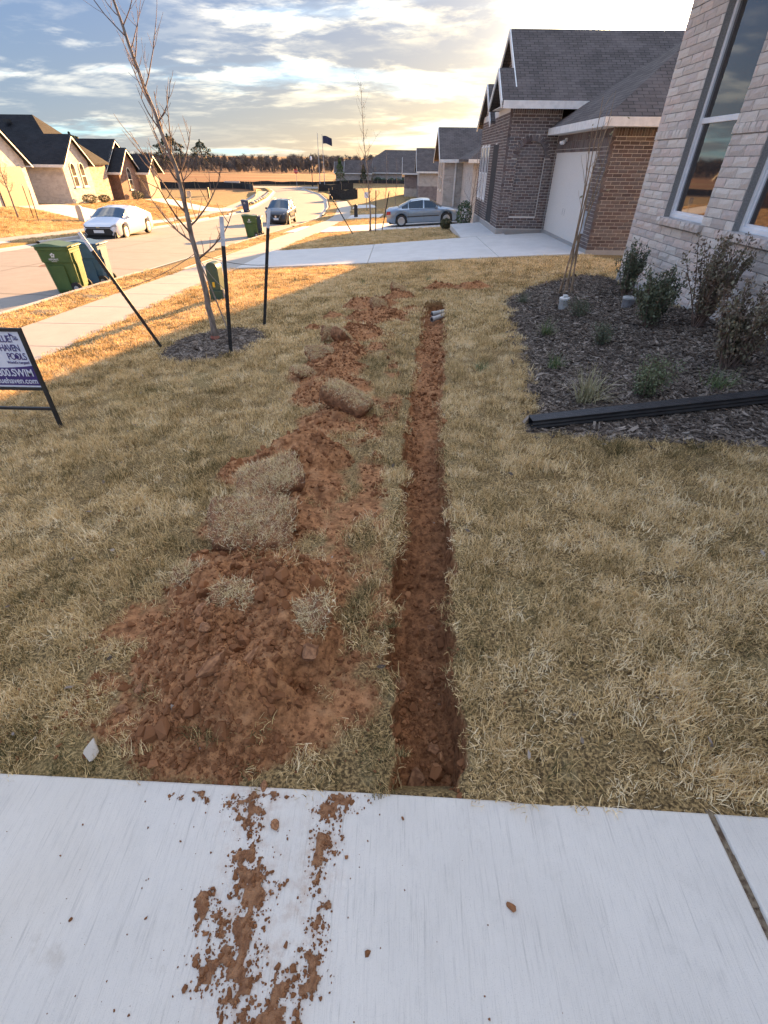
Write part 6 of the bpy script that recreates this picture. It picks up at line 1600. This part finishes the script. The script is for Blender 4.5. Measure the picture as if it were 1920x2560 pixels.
for (x, y, lab) in ((-7.05, 9.9, 'dark slotted meter cover in the verge nearest to us'), (-7.0, 11.6, 'dark slotted meter cover in the verge beside the green bin')):
    e = empty('meter_cover', (x, y, gzf(x, y)+.012), .1, lab, 'cover'); m = MB(); m.span((-.26, -.17, -.03), (.26, .17, -.004)); m.build('frame', GRATE, e)
    for k in range(9): q = MB(); q.span((-.23+k*.052, -.15, -.004), (-.20+k*.052, .15, .010)); q.build('slat', GRATE, e)

# ------------------------------------------------------------------ young trees further off
LEAFY = mat('dry_olive_leaf', (.16, .14, .07), (.28, .25, .13), 9, .8); STR2 = 'steel stakes round the second tree'
tx, ty = -1.46, 30.4; b2 = (tx, ty, gzf(tx, ty)); bare_tree('young_tree', 'small staked tree with a tuft of olive leaves before the silver sedan', b2, [b2, (tx, ty, b2[2]+1.0), (tx-.1, ty, b2[2]+2.4), (tx-.3, ty, b2[2]+4.0), (tx-.42, ty, b2[2]+6.2)], .055, 26, 8, (.8, 1.5), twigs=(2, 4), leafm=LEAFY, nleaf=5, start=.30)
stake((-2.24, 28.6, gzf(-2.24, 28.6)), (-3.45, 28.9, gzf(-2.24, 28.6)+1.75), 'black stake leaning away from the olive-leaved tree', .05, .05, STR2); stake((-1.14, 29.6, gzf(-1.14, 29.6)), (-1.12, 29.6, gzf(-1.1, 29.6)+1.9), 'upright black stake just right of the olive-leaved tree', .05, .05, STR2); stake((-.85, 31.0, gzf(-.85, 31)), (-.45, 31.0, gzf(-.85, 31)+1.9), 'black stake behind the silver sedan beside the olive-leaved tree', .05, .05, STR2)
t3 = (-22.7, 32.9); b3 = (*t3, gzf(*t3)); bare_tree('young_tree', 'small leafy olive tree with stakes on the lawn across the street', b3, [b3, (t3[0], t3[1], b3[2]+1.2), (t3[0], t3[1], b3[2]+2.2), (t3[0]+.1, t3[1], b3[2]+3.4)], .06, 22, 12, (.6, 1.1), twigs=(3, 5), leafm=LEAFY, nleaf=14, start=.36)
ST3 = 'steel stakes round the tree across the street'
for dx, dy, lab in ((-1.0, 0, 'left black stake of the olive tree across the street'), (.95, .3, 'right white-tipped stake of the olive tree across the street'), (.25, 1.0, 'rear black stake of the olive tree across the street')): x, y = t3[0]+dx, t3[1]+dy; stake((x, y, gzf(x, y)), (x+dx*.12, y, gzf(x, y)+1.75), lab, .12, .05, ST3)
for i, (x, y, h_, lab) in enumerate([(3.6, 27.6, 3.4, 'bare sapling tied to a short stake by the porch of the brown house'), (-1.0, 47.0, 4.2, 'thin bare tree on the lawn beyond the silver sedan'), (-.2, 57, 4.0, 'bare bushy tree past the third driveway'), (-24.6, 53.2, 2.6, 'bare multi-branched tree before the russet brick house')]): b_ = (x, y, gzf(x, y)); bare_tree('bare_tree', lab, b_, [b_, (x, y, b_[2]+h_*.3), (x+.1, y, b_[2]+h_*.65), (x+.05, y, b_[2]+h_)], .035, 16, 30+i, (.6, 1.3), twigs=(2, 3), start=.3, group='bare young trees along the street')
for i, (x, y, h_, w_, lab) in enumerate([(3.3, 27.6, 1.25, .8, 'full green shrub at the porch corner of the brown house'), (2.5, 28.3, .5, .6, 'low brown shrub beside the porch walk'), (-25.2, 46.0, .7, 1.2, 'olive hedge shrub under the twin arched windows'), (-25.2, 48.3, .6, 1.0, 'olive shrub at the corner of the white brick house'), (-25.3, 55.0, .7, 1.2, 'dark shrub under the arched window of the russet house'), (1.2, 60.0, .8, 1.0, 'dark shrub before the two tone house')]):
    z = gzf(x, y); s = empty('shrub', (x, y, z), 0, lab, 'shrub', 'shrubs by the far houses'); r = random.Random(70+i); lf = MB(); st = MB()
    for _ in range(900):
        v = Vector((r.gauss(0, 1), r.gauss(0, 1), r.gauss(0, 1))).normalized()*r.uniform(.45, 1)**.5; leaf(lf, (v.x*w_/2, v.y*w_/2, h_*(.52+.48*v.z)), r, .09, (0, 0, .6))
    for k in range(7): a = k*.9; st.tube([(0, 0, 0), (math.cos(a)*w_*.3, math.sin(a)*w_*.3, h_*.7)], [.02, .008], 4)
    st.build('stems', TWIG, s); lf.build('foliage', mat('shrub_green', (.035, .075, .025), (.075, .13, .05), 5, .6) if i == 0 else LEAFG if i > 3 else mat('olive_hedge', (.07, .075, .035), (.13, .125, .06), 4, .7), s, fix=False)

# ------------------------------------------------------------------ far end of the street
def pole_thing(name, label, cat, x, y, grp=None): return empty(name, (x, y, float(gz(x, y))), 0, label, cat, grp)
GALV = mat('galvanised', (.45, .46, .48), None, rough=.4, metal=.5)
for i, (x, y, h_, lab) in enumerate([(-16.4, 121.6, 8.6, 'left flagpole with bare top at the street end'), (-15.6, 122.8, 8.4, 'right flagpole carrying the dark flag at the street end')]):
    e = pole_thing('flagpole', lab, 'flagpole', x, y, 'flagpoles at the end of the street'); m = MB(); m.tube([(0, 0, -.2), (0, 0, h_)], [.075, .045], 8); m.build('pole', GALV, e); m = MB(); m.lathe([(.01, h_), (.09, h_+.09), (.01, h_+.18)], 8); m.build('finial', GALV, e)
fx_, fy_ = -15.5, 122.8; zf_ = float(gz(fx_, fy_))+8.25
fl = MB(); nx, nz = 18, 8; vs = []
for j in range(nz+1):
    for i in range(nx+1): u, v = i/nx, j/nz; vs.append((u*1.9, .16*math.sin(u*7+v)*u, -v*1.25-.35*u*u+.06*math.sin(u*5)))
fl.add(vs, [(j*(nx+1)+i, j*(nx+1)+i+1, (j+1)*(nx+1)+i+1, (j+1)*(nx+1)+i) for j in range(nz) for i in range(nx)], 0)
for k in range(len(fl.f)):
    j, i = divmod(k, nx); fl.mi[k] = 2 if j >= 6 else (1 if (4 <= i <= 11 and 1 <= j <= 4 and abs(i-7.5)+abs(j-2.5)*1.4 < 4) else 0)
fo_ = fl.build('flag', [mat('flag_navy', (.025, .03, .075), None, rough=.8), mat('flag_white', (.62, .63, .70), None, rough=.8), mat('flag_red', (.38, .08, .06), None, rough=.8)], None, fix=False); fo_.location = (fx_, fy_, zf_); fo_.rotation_euler = (0, 0, -.2); tag(fo_, 'navy flag with white emblem and red lower stripe flying from the flagpole', 'flag')
e = pole_thing('street_lamp', 'black post lamp with pale globe beside the flagpoles', 'street lamp', -18.2, 123.0); m = MB(); m.lathe([(.16, -.2), (.16, .5), (.07, .6), (.05, 4.3)], 8); m.build('post', BLACKM, e); m = MB(); m.lathe([(.05, 4.3), (.22, 4.5), (.20, 4.9), (.06, 5.05)], 10); m.build('globe', SIGNW, e)
e = pole_thing('stop_sign', 'red octagonal stop sign where the streets meet', 'sign', -20.6, 117.5); m = MB(); m.tube([(0, 0, -.2), (0, 0, 2.9)], .04, 6); m.build('post', GALV, e); m = MB(); m.prism([(.42*math.cos(a), -.06, 2.55+.42*math.sin(a)) for a in [math.pi/8+k*math.pi/4 for k in range(8)]], (0, .02, 0)); m.build('face', mat('stop_red', (.50, .03, .03), None, rough=.5), e); text_mesh('STOP', .32, PLATE, e, (0, -.064, 2.44), align='CENTER')
# silt fences, black erosion rolls
SILT = mat('silt_fabric', (.016, .016, .017), (.03, .03, .03), 6, .8, .4, 10)
def silt(pts, label, h=.55, grp='black silt fences round the vacant lots', wob=.05):
    x0, y0 = pts[0]; e = empty('silt_fence', (x0, y0, float(gz(x0, y0))), 0, label, 'silt fence', grp); r = random.Random(len(pts)); fb = MB(); P = []
    for (a, b) in zip(pts[:-1], pts[1:]):
        n = max(2, int(math.dist(a, b)/1.6)); P += [(a[0]+(b[0]-a[0])*k/n, a[1]+(b[1]-a[1])*k/n) for k in range(n)]
    P.append(pts[-1]); zz = [float(gz(*p))+float(far_z(*p)) for p in P]; w0 = Vector(e.location); vs = []
    for p, z in zip(P, zz): hh = h*r.uniform(.8, 1.1); dx, dy = r.uniform(-wob, wob), r.uniform(-wob, wob); vs += [Vector((p[0], p[1], z-.05))-w0, Vector((p[0]+dx, p[1]+dy, z+hh))-w0, Vector((p[0]+dx+.03, p[1]+dy+.03, z+hh))-w0, Vector((p[0]+.03, p[1]+.03, z-.05))-w0]
    fb.add(vs, [(4*i+k, 4*i+(k+1) % 4, 4*i+4+(k+1) % 4, 4*i+4+k) for i in range(len(P)-1) for k in range(4)]); fb.build('fabric', SILT, e)
    for p, z in list(zip(P, zz))[::2]: m = MB(); q = Vector((p[0], p[1], z))-w0; m.bar(q-Vector((0, .05, .2)), q+Vector((0, -.05, h+.2)), .05); m.build('post', mat('lath', (.35, .27, .17), None, rough=.9), e)
silt([(-60, 101), (-44, 104), (-34, 106), (-29, 106.5), (-27, 104), (-25, 99)], 'long black silt fence along the far edge of the vacant lot', 1.0); silt([(-24.0, 97.0), (-22.3, 90), (-20.4, 82), (-18.9, 75), (-18.0, 70), (-17.4, 64)], 'silt fence following the left kerb of the bend', .45)
silt([(-9.5, 79), (-5.6, 80)], 'black silt barrier across the sidewalk end, front face', 1.1, wob=.15); silt([(-9.3, 81.5), (-6.0, 82.2)], 'black silt barrier across the sidewalk end, rear face', 1.15, wob=.15); silt([(-14.0, 101), (-8, 103)], 'low black silt barrier before the hip roofed house', 1.0, wob=.12)
silt([(-60, 96), (-30, 126), (10, 127)], 'black silt fence beyond the cross street', .6)
BAG = mat('pale_sandbag', (.50, .46, .40), (.40, .36, .30), 8, .9)
for k in range(9):
    y = 68+k*2.6; x = float(kL(y))-.45; o = link('sandbag', clod_mesh(300+k, 2, .2, .6), BAG, smooth=True); o.location = (x, y, float(gz(x, y))+.16); o.scale = (.28, .5, .26); tag(o, 'pale sandbag in the row along the left kerb of the bend', 'sandbag', 'sandbags along the bend')
for i, (x, y, h_, lab) in enumerate([(-20.6, 56.0, 1.5, 'grey lot marker post on the sidewalk by the navy bin'), (-26, 78, 1.3, 'dark utility post standing in the vacant lot'), (-28.5, 66, 1.5, 'thin pale survey stake in the vacant lot'), (-23.5, 70, 1.2, 'short survey stake near the left kerb of the bend'), (-3.2, 58.5, 1.6, 'white blank notice board on a post beyond the silver sedan')]):
    e = empty('marker_post', (x, y, float(gz(x, y))), 0, lab, 'post', 'posts on the lots'); m = MB(); m.bar((0, 0, -.2), (0, 0, h_), .07 if i != 1 else .22); m.build('post', GREYB if i == 0 else BLACKM if i == 1 else mat('lath', (.35, .27, .17)), e)
    if i in (0, 4): m = MB(); m.span((-.2, -.05, h_-.5), (.2, -.036, h_)); m.build('board', SIGNW if i == 4 else GREYB, e)
e = empty('parked_trailer', (-31, 107.5, float(gz(-31, 107.5))), .2, 'small dark utility trailer by the silt fence of the vacant lot', 'trailer'); m = MB(); m.span((-1.4, -.7, .5), (1.4, .7, .62)); m.bar((1.4, 0, .5), (2.4, 0, .4), .08); m.build('bed', BLACKM, e); m = MB()
for s in (-.7, .7): m.span((-1.4, s-.03, .62), (1.4, s+.03, 1.1))
m.build('side_rails', GALV, e)
for s in (-.75, .75): t = MB(); t.lathe([(.1, -.1), (.34, -.1), (.34, .1), (.1, .1)], 14, (0, s, .34), 'Y'); t.build('wheel', RUB, e)
# small evergreen by the hip roofed house
def cone_tree(x, y, h, w, label, m, n=1500, ls=.22, shape=1.0, seed=1):
    z = float(gz(x, y))+float(far_z(x, y)); e = empty('evergreen_tree', (x, y, z), 0, label, 'tree', 'evergreens in the distance'); r = random.Random(seed); t = MB(); t.tube([(0, 0, -.2), (0, 0, h*.8)], [w*.06, w*.02], 6); t.build('trunk', BARK, e); lf = MB()
    for _ in range(n):
        u = r.random()**.7; rad = w/2*((1-u)**.75 if shape == 1 else math.sin(math.pi*min(1, .12+u*.95))**.7)*r.uniform(.5, 1.0)**.5*(1+.25*math.sin(u*23)); a = r.uniform(0, 6.28); leaf(lf, (math.cos(a)*rad, math.sin(a)*rad, h*(.08+.92*u)), r, ls, (0, 0, .5))
    lf.build('crown', m, e, fix=False)
EVG = mat('evergreen', (.05, .09, .025), (.12, .16, .05), 2, .8); DRKG = mat('dark_evergreen', (.03, .045, .025), (.06, .08, .04), 2, .8)
cone_tree(-12.6, 126.5, 4.6, 2.4, 'bright conical evergreen left of the hip roofed house', EVG, seed=2); cone_tree(-7.5, 126.6, 3.4, 1.8, 'dark evergreen before the gables of the hip roofed house', DRKG, seed=3)
cone_tree(-112, 290, 13, 14, 'tall rounded dark tree rising above the far treeline', DRKG, 1600, .9, 2, 4); cone_tree(-100, 300, 11, 10, 'second dark rounded tree in the far treeline', DRKG, 1200, .8, 2, 5); cone_tree(-132, 240, 12, 15, 'dark broad tree behind the russet brick house roof', DRKG, 1500, .9, 2, 6)
for k in range(10): x = -9+k*1.5; s = link('hedge_shrub', clod_mesh(400+k, 2, .3, .8), mat('far_hedge', (.02, .035, .02), (.045, .06, .035), 3, .9, .8, 8)); s.location = (x, 129.6-.3*(k % 3), float(gz(x, 129.6))+.4); s.scale = (.8, .7, .7+.2*(k % 2)); tag(s, 'dark rounded shrub in the row before the hip roofed house', 'shrub', 'shrubs before the hip roofed house')
# far woods: bare winter trees reading as one band
def wood_tree(seed):
    r = random.Random(seed); m = MB(); h = 1.0
    m.tube([(0, 0, 0), (.02, 0, .35), (0, .02, .7)], [.022, .016, .008], 5)
    for b in range(46):
        u = r.uniform(.15, .85); a = r.uniform(0, 6.28); el = r.uniform(.2, 1.0); L = r.uniform(.2, .42)*(1.1-u*.7); p = Vector((0, 0, u*.75)); pts = curve_pts(p, Vector((math.cos(a)*math.cos(el), math.sin(a)*math.cos(el), math.sin(el))), L, 4, r, .4, .15); m.tube(pts, [.008, .007, .006, .005, .003], 3, cap=False)
        for _ in range(5): q = pts[r.randint(1, 4)]; tp = curve_pts(q, Vector((r.uniform(-1, 1), r.uniform(-1, 1), .6)), L*.5, 2, r, .3, .2); m.tube(tp, [.0045, .004, .003], 3, cap=False)
    return m.mesh('wood_tree')
WOODM = tint_material('winter_woods', [(0, (.11, .105, .10)), (.5, (.16, .148, .135)), (.8, (.19, .172, .155)), (1, (.12, .135, .105))], .95, 0, .1)
n = 1500; x = rng.uniform(-330, 130, n); y = 235+rng.random(n)**1.3*230+.10*np.abs(x+60); h = rng.uniform(4.0, 8.2, n)*(.8+.35*fbm(x*.02, y*.01, 9, 2)+.2); z = gz(x, y)+far_z(x, y)-.3
keep = ~((x > -60) & (y < 250))
P_ = np.stack([x, y, z], 1)[keep]; n = len(P_)
scatter('treeline', [wood_tree(s) for s in range(7)], P_, np.stack([rng.normal(0, .05, n), rng.normal(0, .05, n), rng.uniform(0, 6.28, n)], 1), np.stack([h[keep]*1.15, h[keep]*1.15, h[keep]], 1), rng.random(n), WOODM, 'band of bare winter woods along the horizon', 'woods')
n = 4000; x = rng.uniform(-330, 150, n); y = 215+rng.random(n)*180; z = gz(x, y)+far_z(x, y); P_ = np.stack([x, y, z], 1)
scatter('undergrowth', [wood_tree(600+s) for s in range(4)], P_, np.stack([rng.normal(0, .2, n), rng.normal(0, .2, n), rng.uniform(0, 6.28, n)], 1), rng.uniform(1.2, 3.0, n), rng.random(n), WOODM, 'scrubby brown undergrowth at the foot of the far woods', 'scrub')
